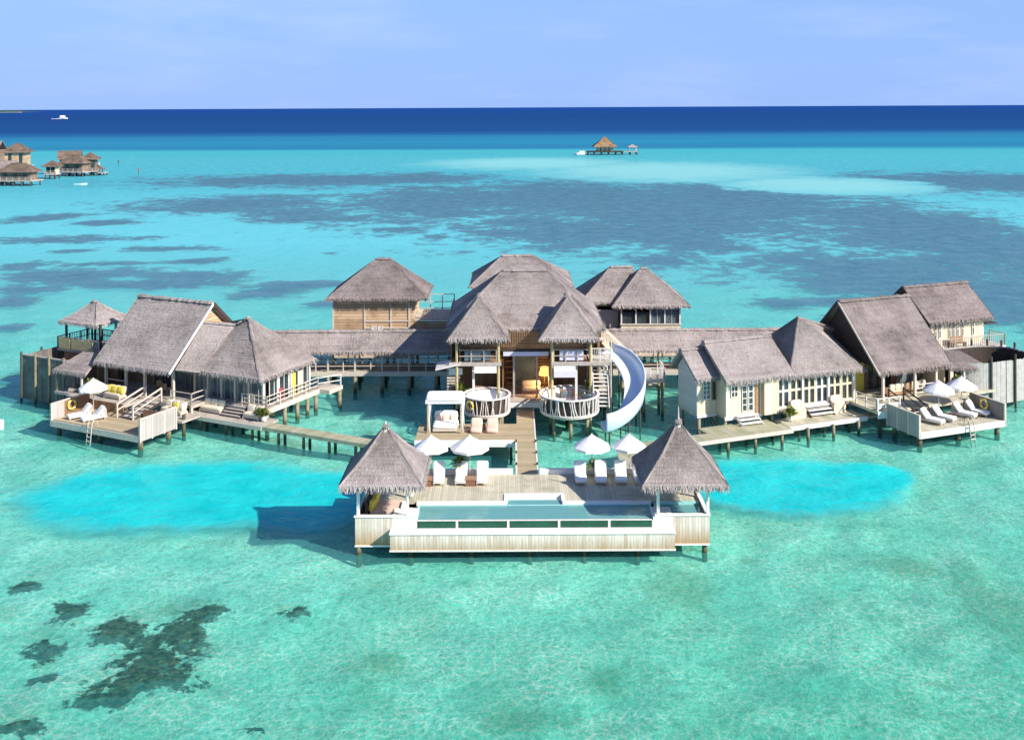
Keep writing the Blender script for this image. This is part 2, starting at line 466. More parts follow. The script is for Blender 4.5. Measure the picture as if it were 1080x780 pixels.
def hip_roof(mb, x0, x1, y0, y1, ze, rx0, rx1, ry0, ry1, zr, sag=0.0, **k):
    """hipped thatch: eave rectangle, ridge from (rx0, ry0) to (rx1, ry1)"""
    a, b, c, d = (x0, y0, ze), (x1, y0, ze), (x1, y1, ze), (x0, y1, ze)
    p, q = (rx0, ry0, zr), (rx1, ry1, zr)
    alongx = abs(rx1 - rx0) >= abs(ry1 - ry0)
    if alongx:
        slope(mb, a, b, q, p, sag, **k); slope(mb, b, c, q, q, sag, **k); slope(mb, c, d, p, q, sag, **k); slope(mb, d, a, p, p, sag, **k)
        hips = ((a, p), (b, q), (c, q), (d, p))
    else:
        slope(mb, a, b, p, p, sag, **k); slope(mb, b, c, q, p, sag, **k); slope(mb, c, d, q, q, sag, **k); slope(mb, d, a, p, q, sag, **k)
        hips = ((a, p), (b, p), (c, q), (d, q))
    if sag < 0.05:
        for u, v in hips: ridge(mb, u, v, .09)
    if p != q: ridge(mb, p, q, .2)
    else: ridge(mb, (p[0] - .2, p[1], p[2] - .02), (p[0] + .2, p[1], p[2] - .02), .2)
def gable_roof(mb, x0, x1, y0, y1, ze0, ze1, yr, zr, **k):
    slope(mb, (x0, y0, ze0), (x1, y0, ze0), (x1, yr, zr), (x0, yr, zr), **k)
    slope(mb, (x1, y1, ze1), (x0, y1, ze1), (x0, yr, zr), (x1, yr, zr), **k)
    ridge(mb, (x0, yr, zr), (x1, yr, zr), .2)

def window(parent, origin, ex, w, h, cols_, rows_, frame='cream', pane='glassdark', d=0.05, bar=0.06, name='window'):
    """a lattice window: frame mesh with its panes as a sub-part; ex is the unit vector along the wall, outward normal is ex x z"""
    o = Vector(origin); ex = Vector(ex).normalized(); nz = ex.cross(Vector((0, 0, 1)))
    m = MB()
    for i in range(cols_ + 1):
        c = o + ex * (w * i / cols_); m.bar(c + nz * d, c + nz * d + Vector((0, 0, h)), bar, bar)
    for j in range(rows_ + 1):
        c = o + Vector((0, 0, h * j / rows_)); m.bar(c + nz * (d + .004) - ex * bar / 2, c + nz * (d + .004) + ex * (w + bar / 2), bar, bar)
    f = m.build(name, frame, parent)
    g = MB(); a = o + nz * (d - .03)
    g.poly([a, a + ex * w, a + ex * w + Vector((0, 0, h)), a + Vector((0, 0, h))], nz * .012)
    g.build('pane', pane, f)
    return f
def wall(parent, p, q, z0, z1, mat, t=0.12, name='wall'):
    p = Vector((p[0], p[1], 0)); q = Vector((q[0], q[1], 0)); d = (q - p).normalized(); n = Vector((d.y, -d.x, 0)) * t / 2
    m = MB()
    m.poly([p - n + Vector((0, 0, z0)), p + n + Vector((0, 0, z0)), q + n + Vector((0, 0, z0)), q - n + Vector((0, 0, z0))], (0, 0, z1 - z0))
    return m.build(name, mat, parent)
def stairs(parent, x0, x1, y0, z0, y1, z1, n, mat='greywood', risers='darkwood'):
    """treads climbing from (y0, z0) to (y1, z1)"""
    m = MB(); dy = (y1 - y0) / n; dz = (z1 - z0) / n
    for i in range(n): m.box(x0, x1, min(y0 + i * dy, y0 + (i + 1) * dy) - .03, max(y0 + i * dy, y0 + (i + 1) * dy), z0 + (i + 1) * dz - .06, z0 + (i + 1) * dz)
    o = m.build('tread', mat, parent)
    s_ = MB()
    for x in (x0 - .03, x1 + .03): s_.bar((x, y0, z0 - .02), (x, y1, z1 - .08), .05, .2)
    s_.build('stringer', risers, parent)
    return o
# ------------------------------------------------------------------ sea: seabed fields (x, y, half width, half depth), metres
REEF = [(-94.9, 217.1, 17.8, 6.3), (-66.1, 201.5, 11.0, 4.1), (-57.0, 160.3, 13.1, 4.3), (-71.3, 156.6, 7.1, 3.3), (-30.6, 159.6, 7.3, 3.4), (-58.5, 267.6, 12.2, 12.1), (54.0, 135.4, 8.6, 4.9), (46.8, 143.5, 7.8, 4.2), (-68.0, 182.1, 8.3, 3.3), (-25.3, 231.0, 8.4, 5.4), (24.0, 300.0, 60, 60), (-74.6, 390.2, 63.8, 35.9), (-39.9, 398.1, 32.6, 32.0), (-16.5, 300.4, 38.2, 66.9), (17.4, 321.3, 38.0, 69.5), (38.1, 263.0, 35.9, 83.8), (4.3, 243.0, 19.9, 15.9), (22.4, 225.5, 36.9, 30.8), (87.6, 229.9, 29.3, 97.8), (57.2, 165.9, 16.6, 29.7), (66.9, 156.8, 17.1, 33.1), (165.3, 364.0, 56.2, 53.5), (65.8, 302.1, 33.0, 86.0), (-77.9, 294.9, 32.2, 29.3), (-49.0, 255.8, 14.0, 13.2), (-71.9, 169.8, 11.6, 7.8), (-51.7, 169.2, 9.2, 5.8), (-85.4, 180.4, 4.1, 5.5), (-83.9, 198.2, 4.0, 4.0), (-56.5, 185.0, 5.0, 3.5), (-36.3, 153.2, 5.6, 5.5), (-26.3, 144.1, 3.3, 2.1), (-69.4, 146.6, 3.3, 5.8), (-62.5, 129.4, 2.4, 2.3), (-116.6, 258.9, 9.4, 11.3), (-96.9, 247.4, 9.0, 6.2), (5.7, 213.2, 4.8, 6.1), (26.4, 182.3, 9.9, 5.6), (39.4, 197.7, 7.2, 5.3), (-33.6, 193.8, 1.8, 2.5), (-15.9, 217.2, 3.9, 3.2), (63.8, 135.2, 7.4, 7.4), (37.4, 142.4, 3.9, 4.1)]
CORAL = [(-27.81, 59.69, 1.12, 1.12), (-24.34, 56.83, 1.46, 1.79), (-24.14, 53.27, 1.34, 1.34), (-22.71, 50.41, 1.01, 0.78), (-20.78, 54.69, 2.46, 1.79), (-16.81, 56.53, 1.46, 1.23), (-11.91, 56.43, 1.23, 0.78), (-17.72, 51.64, 2.8, 2.35), (-17.31, 53.98, 1.79, 2.35), (-22.0, 46.24, 1.57, 0.9), (-11.41, 45.93, 1.01, 0.56), (-19.15, 48.58, 2.24, 0.9), (-17.83, 50.01, 3.02, 1.46)]
PALE = [(106.2, 354.5, 48.3, 50.8), (63.5, 437.2, 71.5, 90.1), (9.0, 501.3, 63.8, 67.7), (-16.3, 61.1, 14.5, 5.0), (1.0, 59.7, 7.1, 3.6), (12.5, 63.0, 6.5, 4.5), (23.5, 84.5, 6.0, 4.0), (6.0, 62.0, 9.0, 3.0), (-19.1, 87.1, 7.1, 7.7)]
LAGOON = [(-23.4, 73.3, 11.9, 7.0), (-13.9, 72.2, 5.3, 6.0), (19.6, 74.4, 8.1, 6.0), (25.6, 76.0, 3.6, 3.2)]
WEED = [(26.38, 57.14, 2.75, 8.14), (9.37, 59.58, 2.64, 3.52), (20.57, 49.6, 1.32, 0.66), (14.26, 63.25, 1.21, 1.1), (4.38, 49.81, 1.43, 1.76), (0.71, 46.75, 2.75, 1.54), (23.43, 61.83, 3.63, 2.2), (-18.74, 57.55, 1.32, 1.65), (-6.72, 51.54, 1.98, 1.87)]
def field(lst, X, Y):
    f = np.full(X.shape, -1.0)
    for cx, cy, rx, ry in lst:
        d = np.sqrt(((X - cx) / rx) ** 2 + ((Y - cy) / ry) ** 2)
        f = np.maximum(f, np.clip(1 - d, -1, 1))
    return f
def axis_pts(lo, hi, step, a, b, g):
    pts = list(np.arange(lo, hi, step))
    s_ = step; x = hi
    while x < b: pts.append(x); s_ *= g; x += s_
    pts.append(b)
    s_ = step; x = lo - step
    while x > a: pts.insert(0, x); s_ *= g; x -= s_
    pts.insert(0, a)
    return np.array(pts)
def sheet(name, xs, ys, zf, mat, label, smooth=True):
    X, Y = np.meshgrid(xs, ys)
    fr, fc, fp, fl, fw = (field(q, X, Y) for q in (REEF, CORAL, PALE, LAGOON, WEED))
    Z = zf(X, Y, fr, fc, fp, fl)
    co = np.stack([X, Y, Z], -1).reshape(-1, 3)
    nx, ny = len(xs), len(ys)
    i = np.arange(ny - 1)[:, None] * nx + np.arange(nx - 1)[None, :]
    q = np.stack([i, i + 1, i + 1 + nx, i + nx], -1).reshape(-1, 4)
    me = bpy.data.meshes.new(name)
    me.vertices.add(len(co)); me.vertices.foreach_set('co', co.ravel())
    me.loops.add(q.size); me.loops.foreach_set('vertex_index', q.ravel().astype(np.int32))
    me.polygons.add(len(q)); me.polygons.foreach_set('loop_start', np.arange(0, q.size, 4, dtype=np.int32))
    me.update(); me.validate()
    a = me.attributes.new('fieldA', 'FLOAT_COLOR', 'POINT')
    a.data.foreach_set('color', np.stack([fr, fc, fp, fl], -1).astype(np.float32).ravel())
    a = me.attributes.new('fieldB', 'FLOAT_COLOR', 'POINT')
    a.data.foreach_set('color', np.stack([fw, fw, fw, fw], -1).astype(np.float32).ravel())
    me.polygons.foreach_set('use_smooth', [smooth] * len(me.polygons))
    me.materials.append(mat)
    o = bpy.data.objects.new(name, me); col.objects.link(o)
    return tag(o, label, kind='structure')

def fields(t):
    ob = t.coords('Object')
    fa = t.n('ShaderNodeAttribute', attribute_name='fieldA'); fb = t.n('ShaderNodeAttribute', attribute_name='fieldB')
    s_ = t.n('ShaderNodeSeparateColor', {0: fa.outputs['Color']})
    w_ = t.n('ShaderNodeSeparateColor', {0: fb.outputs['Color']}).outputs[0]
    nf = t.noise(ob, 0.07, 10, 0.72)          # ragged edges of the far beds
    nn = t.noise(ob, 0.75, 8, 0.74, 0.2)      # ragged edges of the near patches
    nm = t.noise(ob, 0.28, 6, 0.62)
    c = lambda x: t.math('SUBTRACT', x, 0.5)
    reef = t.rng(t.math('ADD', s_.outputs[0], t.math('ADD', t.math('MULTIPLY', c(nf), 3.0), t.math('MULTIPLY', c(nm), 1.7))), -0.30, 0.36, smooth=True)
    holes = t.math('SUBTRACT', 0.0, t.rng(t.noise(ob, 1.1, 3, 0.6), 0.48, 0.70, 0.0, 0.60))
    coral = t.rng(t.math('ADD', t.math('ADD', s_.outputs[1], holes), t.math('ADD', t.math('MULTIPLY', c(nn), 2.5), t.math('MULTIPLY', c(nm), 1.0))), -0.02, 0.30, smooth=True)
    pale = t.rng(t.math('ADD', s_.outputs[2], t.math('MULTIPLY', c(nf), 0.9)), -0.1, 0.7, smooth=True)
    lag = t.rng(t.math('ADD', fa.outputs['Alpha'], t.math('ADD', t.math('MULTIPLY', c(nm), 0.5), t.math('MULTIPLY', c(nn), 0.3))), -0.10, 0.26, smooth=True)
    reef = t.math('MULTIPLY', reef, t.math('SUBTRACT', 1.0, t.math('MULTIPLY', t.rng(pale, .30, .42), t.rng(t.n('ShaderNodeSeparateXYZ', {0: ob}).outputs[1], 240, 300))))
    weed = t.rng(t.math('ADD', w_, t.math('MULTIPLY', c(nn), 2.2)), -0.05, 0.75, smooth=True)
    return ob, reef, coral, pale, lag, weed, nf, nn, nm

def mat_water():
    t = NT('sea_water')
    ob, reef, coral, pale, lag, weed, nf, nn, nm = fields(t)
    xyz = t.n('ShaderNodeSeparateXYZ', {0: ob})
    x, y = xyz.outputs[0], xyz.outputs[1]
    band = t.noise(t.mapping(ob, (0.0006, 0.0045, 1)), 1.0, 4, 0.6)
    yy = t.math('MULTIPLY', t.math('MAXIMUM', y, 30.0), t.math('ADD', 1.0, t.math('MULTIPLY', t.math('SUBTRACT', band, 0.5), 0.30)))
    lg = t.rng(t.math('LOGARITHM', yy, 10.0), 1.5, 4.0)
    pos = lambda Y: (math.log10(Y) - 1.5) / 2.5
    body = t.ramp(lg, [(pos(40), (.06, .60, .52)), (pos(62), (.20, .85, .76)), (pos(80), (.13, .73, .68)), (pos(105), (.11, .64, .63)), (pos(165), (.13, .57, .61)),
                       (pos(280), (.10, .49, .545)), (pos(400), (.045, .36, .43)), (pos(640), (.05, .38, .425)), (pos(690), (.016, .17, .30)), (pos(820), (.02, .21, .34)), (pos(1000), (.022, .15, .30)),
                       (pos(1150), (.010, .062, .205)), (pos(3000), (.009, .050, .18)), (pos(9000), (.007, .05, .22))])
    body = t.mix(t.math('MULTIPLY', pale, t.rng(y, 150, 300, 0.0, 0.75)), body, C(.30, .62, .58))
    mott = t.rng(t.noise(t.mapping(ob, (0.30, 0.18, 1)), 1.0, 7, 0.68), 0.35, 0.68)
    body = t.mix(t.math('MULTIPLY', t.math('MULTIPLY', mott, t.rng(y, 60, 150, 0.25, 0.34)), t.rng(y, 560, 660, 1.0, 0.04)), body, C(.20, .58, .62))
    body = t.mix(lag, body, t.mix(t.rng(t.noise(ob, 0.35, 6, 0.65), 0.32, 0.68), C(.0, .54, .56), C(.02, .70, .69)))
    reefc = t.mix(t.rng(nm, 0.3, 0.7), C(.040, .085, .15), C(.095, .19, .25))
    body = t.mix(t.math('MULTIPLY', reef, 0.86), body, reefc)
    k = t.rng(y, 85, 210, 0.15, 0.92)
    k = t.math('MAXIMUM', k, t.rng(y, 150, 650, 0.0, 1.0))
    k = t.mix(lag, k, C(.76, .76, .76))
    k = t.math('MULTIPLY', t.n('ShaderNodeSeparateColor', {0: k}).outputs[0], t.rng(coral, 0, 1, 1.0, 0.45))
    k = t.math('MAXIMUM', k, t.math('MULTIPLY', reef, 0.94))
    # ripples
    w1 = t.noise(t.mapping(ob, (1.0, 1.25, 1), rot=(0, 0, 0.35)), 1.15, 4, 0.6, 0.5)
    w2 = t.noise(t.mapping(ob, (1.0, 1.8, 1), rot=(0, 0, 0.2)), 0.22, 3, 0.55, 0.3)
    hgt = t.math('ADD', t.math('MULTIPLY', w1, 0.28), t.math('MULTIPLY', w2, 0.5))
    nrm = t.bump(hgt, 0.55, 0.8)
    # caustic sunlight painted into the transparent tint as a web of cell edges
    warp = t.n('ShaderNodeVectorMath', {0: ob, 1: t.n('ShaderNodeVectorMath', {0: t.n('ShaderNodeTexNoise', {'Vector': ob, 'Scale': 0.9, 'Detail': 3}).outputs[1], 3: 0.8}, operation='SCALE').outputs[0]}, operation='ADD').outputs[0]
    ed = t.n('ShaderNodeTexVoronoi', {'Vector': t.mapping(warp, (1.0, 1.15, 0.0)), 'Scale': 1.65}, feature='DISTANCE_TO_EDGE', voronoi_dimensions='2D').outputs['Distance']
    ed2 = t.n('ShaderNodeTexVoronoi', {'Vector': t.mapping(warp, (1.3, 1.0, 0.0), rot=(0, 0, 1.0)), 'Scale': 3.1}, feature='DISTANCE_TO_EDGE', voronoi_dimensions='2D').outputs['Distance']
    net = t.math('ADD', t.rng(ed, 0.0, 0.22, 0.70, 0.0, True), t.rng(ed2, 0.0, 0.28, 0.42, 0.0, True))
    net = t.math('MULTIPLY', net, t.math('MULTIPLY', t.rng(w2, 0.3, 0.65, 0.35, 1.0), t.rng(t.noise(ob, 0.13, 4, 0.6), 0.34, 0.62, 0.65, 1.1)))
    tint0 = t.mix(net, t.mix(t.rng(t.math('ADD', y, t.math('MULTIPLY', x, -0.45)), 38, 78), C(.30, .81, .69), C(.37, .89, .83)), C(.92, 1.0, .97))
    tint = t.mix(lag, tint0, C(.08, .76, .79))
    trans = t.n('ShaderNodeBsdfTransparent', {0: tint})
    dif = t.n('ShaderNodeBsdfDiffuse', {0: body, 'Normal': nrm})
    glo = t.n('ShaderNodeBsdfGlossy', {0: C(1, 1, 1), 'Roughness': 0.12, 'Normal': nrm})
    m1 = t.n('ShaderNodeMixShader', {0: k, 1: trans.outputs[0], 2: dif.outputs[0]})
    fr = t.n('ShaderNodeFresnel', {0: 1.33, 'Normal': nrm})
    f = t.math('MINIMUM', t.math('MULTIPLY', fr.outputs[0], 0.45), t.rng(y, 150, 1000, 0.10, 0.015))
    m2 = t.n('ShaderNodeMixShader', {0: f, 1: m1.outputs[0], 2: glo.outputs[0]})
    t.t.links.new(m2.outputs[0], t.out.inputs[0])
    return t.m

def mat_seabed():
    t = NT('seabed_sand')
    ob, reef, coral, pale, lag, weed, nf, nn, nm = fields(t)
    sand = t.mix(t.rng(nm, 0.35, 0.65), C(.64, .66, .53), C(.92, .88, .75))
    sand = t.mix(t.math('MULTIPLY', pale, 0.5), sand, C(.90, .88, .78))
    rub = t.rng(t.noise(ob, 1.6, 6, 0.7), 0.50, 0.66)
    sand = t.mix(t.math('MULTIPLY', rub, 0.60), sand, C(.22, .33, .22))
    sand = t.mix(t.rng(t.noise(ob, 3.4, 4, 0.65), 0.50, 0.68, 0.0, 0.45), sand, C(.24, .34, .22))
    patch = t.rng(t.noise(t.mapping(ob, (1, 1, 1), loc=(31, 7, 0)), 0.22, 6, 0.68), 0.52, 0.68)
    sand = t.mix(t.math('MULTIPLY', patch, 0.50), sand, C(.28, .38, .25))
    sand = t.mix(t.math('MULTIPLY', weed, 0.55), sand, C(.24, .27, .12))
    cc = t.mix(t.rng(t.noise(ob, 2.2, 6, 0.75), 0.40, 0.64), C(.025, .026, .016), C(.23, .175, .10))
    c = t.mix(coral, sand, cc)
    c = t.mix(lag, c, C(.75, .78, .70))
    return t.principled(c, 1.0, t.bump(nn, 0.8, 0.4), 0.0)

xs = axis_pts(-45, 45, 0.6, -60000, 60000, 1.045)
ys = axis_pts(40, 110, 0.6, -4000, 45000, 1.035)
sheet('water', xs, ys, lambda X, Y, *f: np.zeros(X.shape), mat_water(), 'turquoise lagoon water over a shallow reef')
rngs = np.random.RandomState(5)
def bedz(X, Y, fr, fc, fp, fl):
    z = -0.5 - np.clip((np.hypot(X, Y) - 150) / 500, 0, 1) * 4
    for i in range(24):
        a = rngs.uniform(0, 6.28); k = rngs.uniform(.3, 2.2)
        z = z + 0.035 / math.sqrt(k) * np.sin((X * math.cos(a) + Y * math.sin(a)) * k + rngs.uniform(0, 6)) * np.exp(-np.hypot(X, Y) / 250)
    z = z + np.clip(fc + .1, 0, .7) * .15
    return np.minimum(z, -0.3)
sheet('seabed', axis_pts(-42, 42, 0.5, -1500, 1500, 1.06), axis_pts(40, 100, 0.5, -300, 1600, 1.06), bedz, mat_seabed(), 'pale sandy seabed with dark coral patches')
# ------------------------------------------------------------------ pool platform in the foreground
pf = thing('pool_deck', 'pale timber pool deck on piles with a long turquoise pool along its front', 'pool deck', (1.1, 66, 0))
ZD = 2.2
# deck floor (left open where the pool and its steps are)
m = MB()
m.box(-9.5, 11.7, 66.72, 70.45, ZD - .14, ZD)
m.box(-9.5, -0.55, 65.62, 66.72, ZD - .14, ZD - .003); m.box(3.15, 11.7, 65.62, 66.72, ZD - .14, ZD - .003)
m.build('deck_floor', 'deck', pf)
bx('deck_floor', 'deck_grey', pf, -9.3, -6.15, 63.2, 65.6, 1.75, 1.9)
m = MB()   # white coping round the pool
m.box(-6.1, -.45, 65.32, 65.62, 1.95, ZD + .05); m.box(3.05, 8.6, 65.32, 65.62, 1.95, ZD + .05)
m.box(-.62, -.40, 65.60, 66.78, 1.95, ZD + .055); m.box(3.0, 3.2, 65.60, 66.78, 1.95, ZD + .055); m.box(-.6, 3.2, 66.65, 66.9, 1.95, ZD + .05)
m.build('coping', 'white', pf)
m = MB()
for i in range(3): m.box(-.40, 3.0, 66.65 - .42 * (i + 1), 66.65 - .42 * i, 1.2, 2.02 - .30 * i)
m.build('pool_step', 'whitewash', pf)
m = MB()   # basin
m.box(-6.0, 8.5, 63.10, 65.32, 0.85, 1.0); m.box(-6.0, -5.85, 63.1, 65.32, 1.0, 2.1); m.box(8.4, 8.55, 63.1, 65.32, 1.0, 2.1); m.box(-5.85, 8.4, 65.2, 65.319, 1.0, 2.12)
m.box(-.4, 3.0, 65.32, 66.65, 1.0, 1.15)
m.build('pool_basin', 'tile', pf)
def mat_poolwater():
    t = NT('pool_water'); ob = t.coords('Object')
    nrm = t.bump(t.noise(ob, 1.6, 3, 0.55, 0.4), 0.10, 0.3)
    tr = t.n('ShaderNodeBsdfTransparent', {0: C(.62, .92, .90)})
    df = t.n('ShaderNodeBsdfDiffuse', {0: C(.24, .60, .58), 'Normal': nrm})
    gl = t.n('ShaderNodeBsdfGlossy', {'Roughness': 0.03, 'Normal': nrm})
    a = t.n('ShaderNodeMixShader', {0: 0.55, 1: tr.outputs[0], 2: df.outputs[0]})
    b = t.n('ShaderNodeMixShader', {0: t.n('ShaderNodeFresnel', {0: 1.33, 'Normal': nrm}).outputs[0], 1: a.outputs[0], 2: gl.outputs[0]})
    t.t.links.new(b.outputs[0], t.out.inputs[0]); return t.m
M['poolwater'] = mat_poolwater()
m = MB(); m.poly([(-5.85, 63.06, 2.10), (8.4, 63.06, 2.10), (8.4, 65.2, 2.10), (-5.85, 65.2, 2.10)]); m.poly([(-.4, 65.2, 2.10), (3.0, 65.2, 2.10), (3.0, 66.2, 2.10), (-.4, 66.2, 2.10)])
m.build('pool_water', 'poolwater', pf)
xsd = [-5.85, -3.45, -.35, 2.72, 5.75, 8.4]
for i in range(5):
    bx('glass_panel', 'glassgreen', pf, xsd[i] + .07, xsd[i + 1] - .07, 63.00, 63.05, 1.6, 2.03)
    bx('glass_post', 'whitewash', pf, xsd[i + 1] - .07, xsd[i + 1] + .07, 62.97, 63.06, 1.5, 2.06)
bx('pool_rim', 'whitewash', pf, -5.85, 8.4, 62.98, 63.06, 2.03, 2.09)
bx('pool_end_block', 'white', pf, -7.35, -5.86, 62.95, 64.4, 1.6, 2.29)
bx('pool_end_block', 'white', pf, 8.41, 9.6, 62.95, 64.4, 1.6, 2.29)
# low walls under the pavilions
for x0, x1 in ((-9.6, -7.36), (9.61, 11.8)):
    m = MB(); m.box(x0, x1, 62.96, 63.12, .62, 2.30); m.build('fascia', 'fascia', pf)
m = MB(); m.box(-9.6, -9.46, 63.12, 66.5, .62, 2.30); m.build('side_wall', 'whitewash', pf)
m = MB(); m.box(11.66, 11.8, 63.12, 70.4, .62, 2.30); m.build('side_wall', 'fascia', pf)
bx('wall_cap', 'white', pf, -9.66, -5.9, 62.90, 63.2, 2.30, 2.37)
bx('wall_cap', 'white', pf, 8.5, 11.86, 62.90, 63.2, 2.30, 2.37)
bx('wall_cap', 'white', pf, 11.62, 11.86, 63.2, 66.2, 2.30, 2.37)
bx('deck_trim', 'white', pf, -9.62, -7.3, 62.9, 63.15, .53, .62); bx('deck_trim', 'white', pf, 9.5, 11.82, 62.9, 63.15, .53, .62)
# spa at the right end
m = MB(); m.box(9.0, 11.6, 63.3, 65.6, 1.0, 1.2); m.box(8.75, 9.0, 63.2, 65.6, 1.0, 2.12); m.box(9.0, 11.6, 65.3, 65.6, 1.2, 2.2)
m.build('spa_basin', 'tile', pf)
m = MB(); m.box(9.0, 11.5, 64.9, 65.3, 1.2, 1.8); m.box(11.1, 11.55, 63.3, 64.9, 1.2, 1.8); m.build('spa_bench', 'tile', pf)
m = MB(); m.poly([(8.99, 63.2, 2.08), (11.62, 63.2, 2.08), (11.62, 65.3, 2.08), (8.99, 65.3, 2.08)]); m.build('spa_water', 'poolwater', pf)
# protruding planter box below the glass front
m = MB(); m.box(-7.4, 9.6, 62.2, 62.32, .62, 1.54); m.build('front_boards', 'fascia_l', pf)
bx('front_ledge', 'white', pf, -7.45, 9.65, 62.14, 62.98, 1.54, 1.61)
bx('front_trim', 'whitewash', pf, -7.44, 9.64, 62.15, 62.35, .53, .62)
for x in (-7.4, 9.48): bx('front_end', 'fascia_l', pf, x, x + .12, 62.32, 62.96, .62, 1.54)
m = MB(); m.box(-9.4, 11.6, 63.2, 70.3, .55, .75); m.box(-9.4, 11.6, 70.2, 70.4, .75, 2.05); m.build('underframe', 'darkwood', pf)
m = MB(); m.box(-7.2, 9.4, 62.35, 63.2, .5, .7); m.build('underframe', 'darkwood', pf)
bx('back_bench', 'white', pf, -5.9, -.05, 70.45, 70.75, 2.0, 2.52); bx('back_bench', 'white', pf, 1.75, 8.7, 70.45, 70.75, 2.0, 2.52)
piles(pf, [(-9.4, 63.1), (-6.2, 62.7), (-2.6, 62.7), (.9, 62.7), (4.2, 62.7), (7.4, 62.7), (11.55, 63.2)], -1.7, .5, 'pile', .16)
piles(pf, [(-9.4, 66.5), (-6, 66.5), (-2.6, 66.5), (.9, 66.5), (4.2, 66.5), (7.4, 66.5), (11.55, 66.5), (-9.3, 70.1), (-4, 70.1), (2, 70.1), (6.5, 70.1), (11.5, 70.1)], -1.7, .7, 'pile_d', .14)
m = MB()
for i in range(8):
    z = .9 + .14 * i
    m.box(-6.55, -6.05, 63.2 + .02, 63.9, 1.9 + .05 * i, 1.93 + .05 * i)
m.build('pool_grating', 'whitewash', pf)

# ------------------------------------------------------------------ the two pyramid-roofed pavilions
def pavilion(label, x0, x1, y0, y1, zb, ze, zap, ov, finial):
    t = thing('thatched_pavilion', label, 'pavilion', ((x0 + x1) / 2, (y0 + y1) / 2, zb), group=None)
    for x in (x0, x1):
        for y in (y0, y1): post(t, (x, y, zb), (x, y, ze + .75), 'white', 'post', .17)
    m = MB(); xc, yc = (x0 + x1) / 2, (y0 + y1) / 2
    hip_roof(m, x0 - ov, x1 + ov, y0 - ov, y1 + ov, ze, xc, xc, yc, yc, zap, sag=0.12, flen=.36, thick=.16)
    r = m.build('roof', 'thatch', t)
    m = MB()
    for a, b in (((x0, y0), (x1, y0)), ((x1, y0), (x1, y1)), ((x1, y1), (x0, y1)), ((x0, y1), (x0, y0))): m.bar((a[0], a[1], ze + .62), (b[0], b[1], ze + .62), .13)
    m.build('beam', 'whitewash', t)
    m = MB(); m.lathe((xc, yc, zap - .35), [(.26, 0), (.18, .22), (.085, .42), (.05, .6), (.025, finial)], 10, .12)
    m.build('finial', 'thatch', r)
    return t
pavilion('thatched pyramid pavilion over the daybed at the left end of the pool', -9.42, -6.45, 63.1, 66.2, 2.36, 4.25, 7.3, 1.18, .65)
pavilion('thatched pyramid pavilion with a spiky tip over the spa, right of the pool', 8.72, 11.72, 63.1, 66.2, 2.36, 4.2, 7.5, 1.22, 1.25)

# daybed under the left pavilion
t = thing('daybed', 'low dark wood daybed with a tan mattress under the left pavilion', 'daybed', (-7.9, 64.9, 1.9))
bx('frame', 'darkwood', t, -8.95, -6.9, 64.0, 66.1, 1.92, 2.06); bx('mattress', 'pink', t, -8.85, -7.0, 64.1, 66.0, 2.06, 2.2)
bx('headboard', 'darkwood', t, -9.12, -8.96, 63.9, 66.2, 1.92, 2.75)
for i, (y, s) in enumerate(((64.35, .34), (65.0, .36))):
    m = MB(); m.soft((-8.72 + .08 * i, y + .25 * i, 2.55), .36, .15, .36, R(75), R(12)); c = m.build('throw_pillow', 'yellow', None, True)
    c.location = (0, 0, 0); tag(c, ['yellow cushion nearer the pool edge on the pavilion daybed', 'yellow cushion farther back on the pavilion daybed'][i], 'cushion', 'yellow cushions on the pavilion daybed')
t = thing('bench', 'white bench beside the pavilion daybed', 'bench', (-6.75, 64.8, 1.9))
bx('seat', 'white', t, -6.98, -6.6, 64.2, 65.5, 2.2, 2.34)
for y in (64.3, 65.35): bx('leg', 'white', t, -6.95, -6.63, y - .08, y + .08, 1.9, 2.2)

# ------------------------------------------------------------------ sun loungers, parasols, tables
def make_lounger():
    t = thing('sun_lounger', 'white padded sun lounger', 'sun lounger', (0, 0, 0))
    bx('frame', 'whitewash', t, -.36, .36, -1.0, 1.0, .2, .27)
    for x in (-.32, .32):
        for y in (-.9, .8): bx('leg', 'greywood', t, x - .035, x + .035, y - .035, y + .035, 0, .2)
    m = MB(); m.soft((0, -.4, .36), .40, .64, .10, 0, 0, 10, .25); m.build('seat_cushion', 'canvas', t, True)
    m = MB(); m.soft((0, .48, .68), .40, .52, .09, 0, R(50), 10, .25); m.build('back_cushion', 'canvas', t, True)
    m = MB(); m.bar((0, .85, .2), (0, .78, .85), .04, .5); m.build('back_prop', 'greywood', t)
    return t
LG = make_lounger(); lg_used = False
def lounger(F, pos, rz, label, group, s=1.0):
    global lg_used
    o = place(LG, lg_used, F, pos, rz, label, group); lg_used = True
    return o
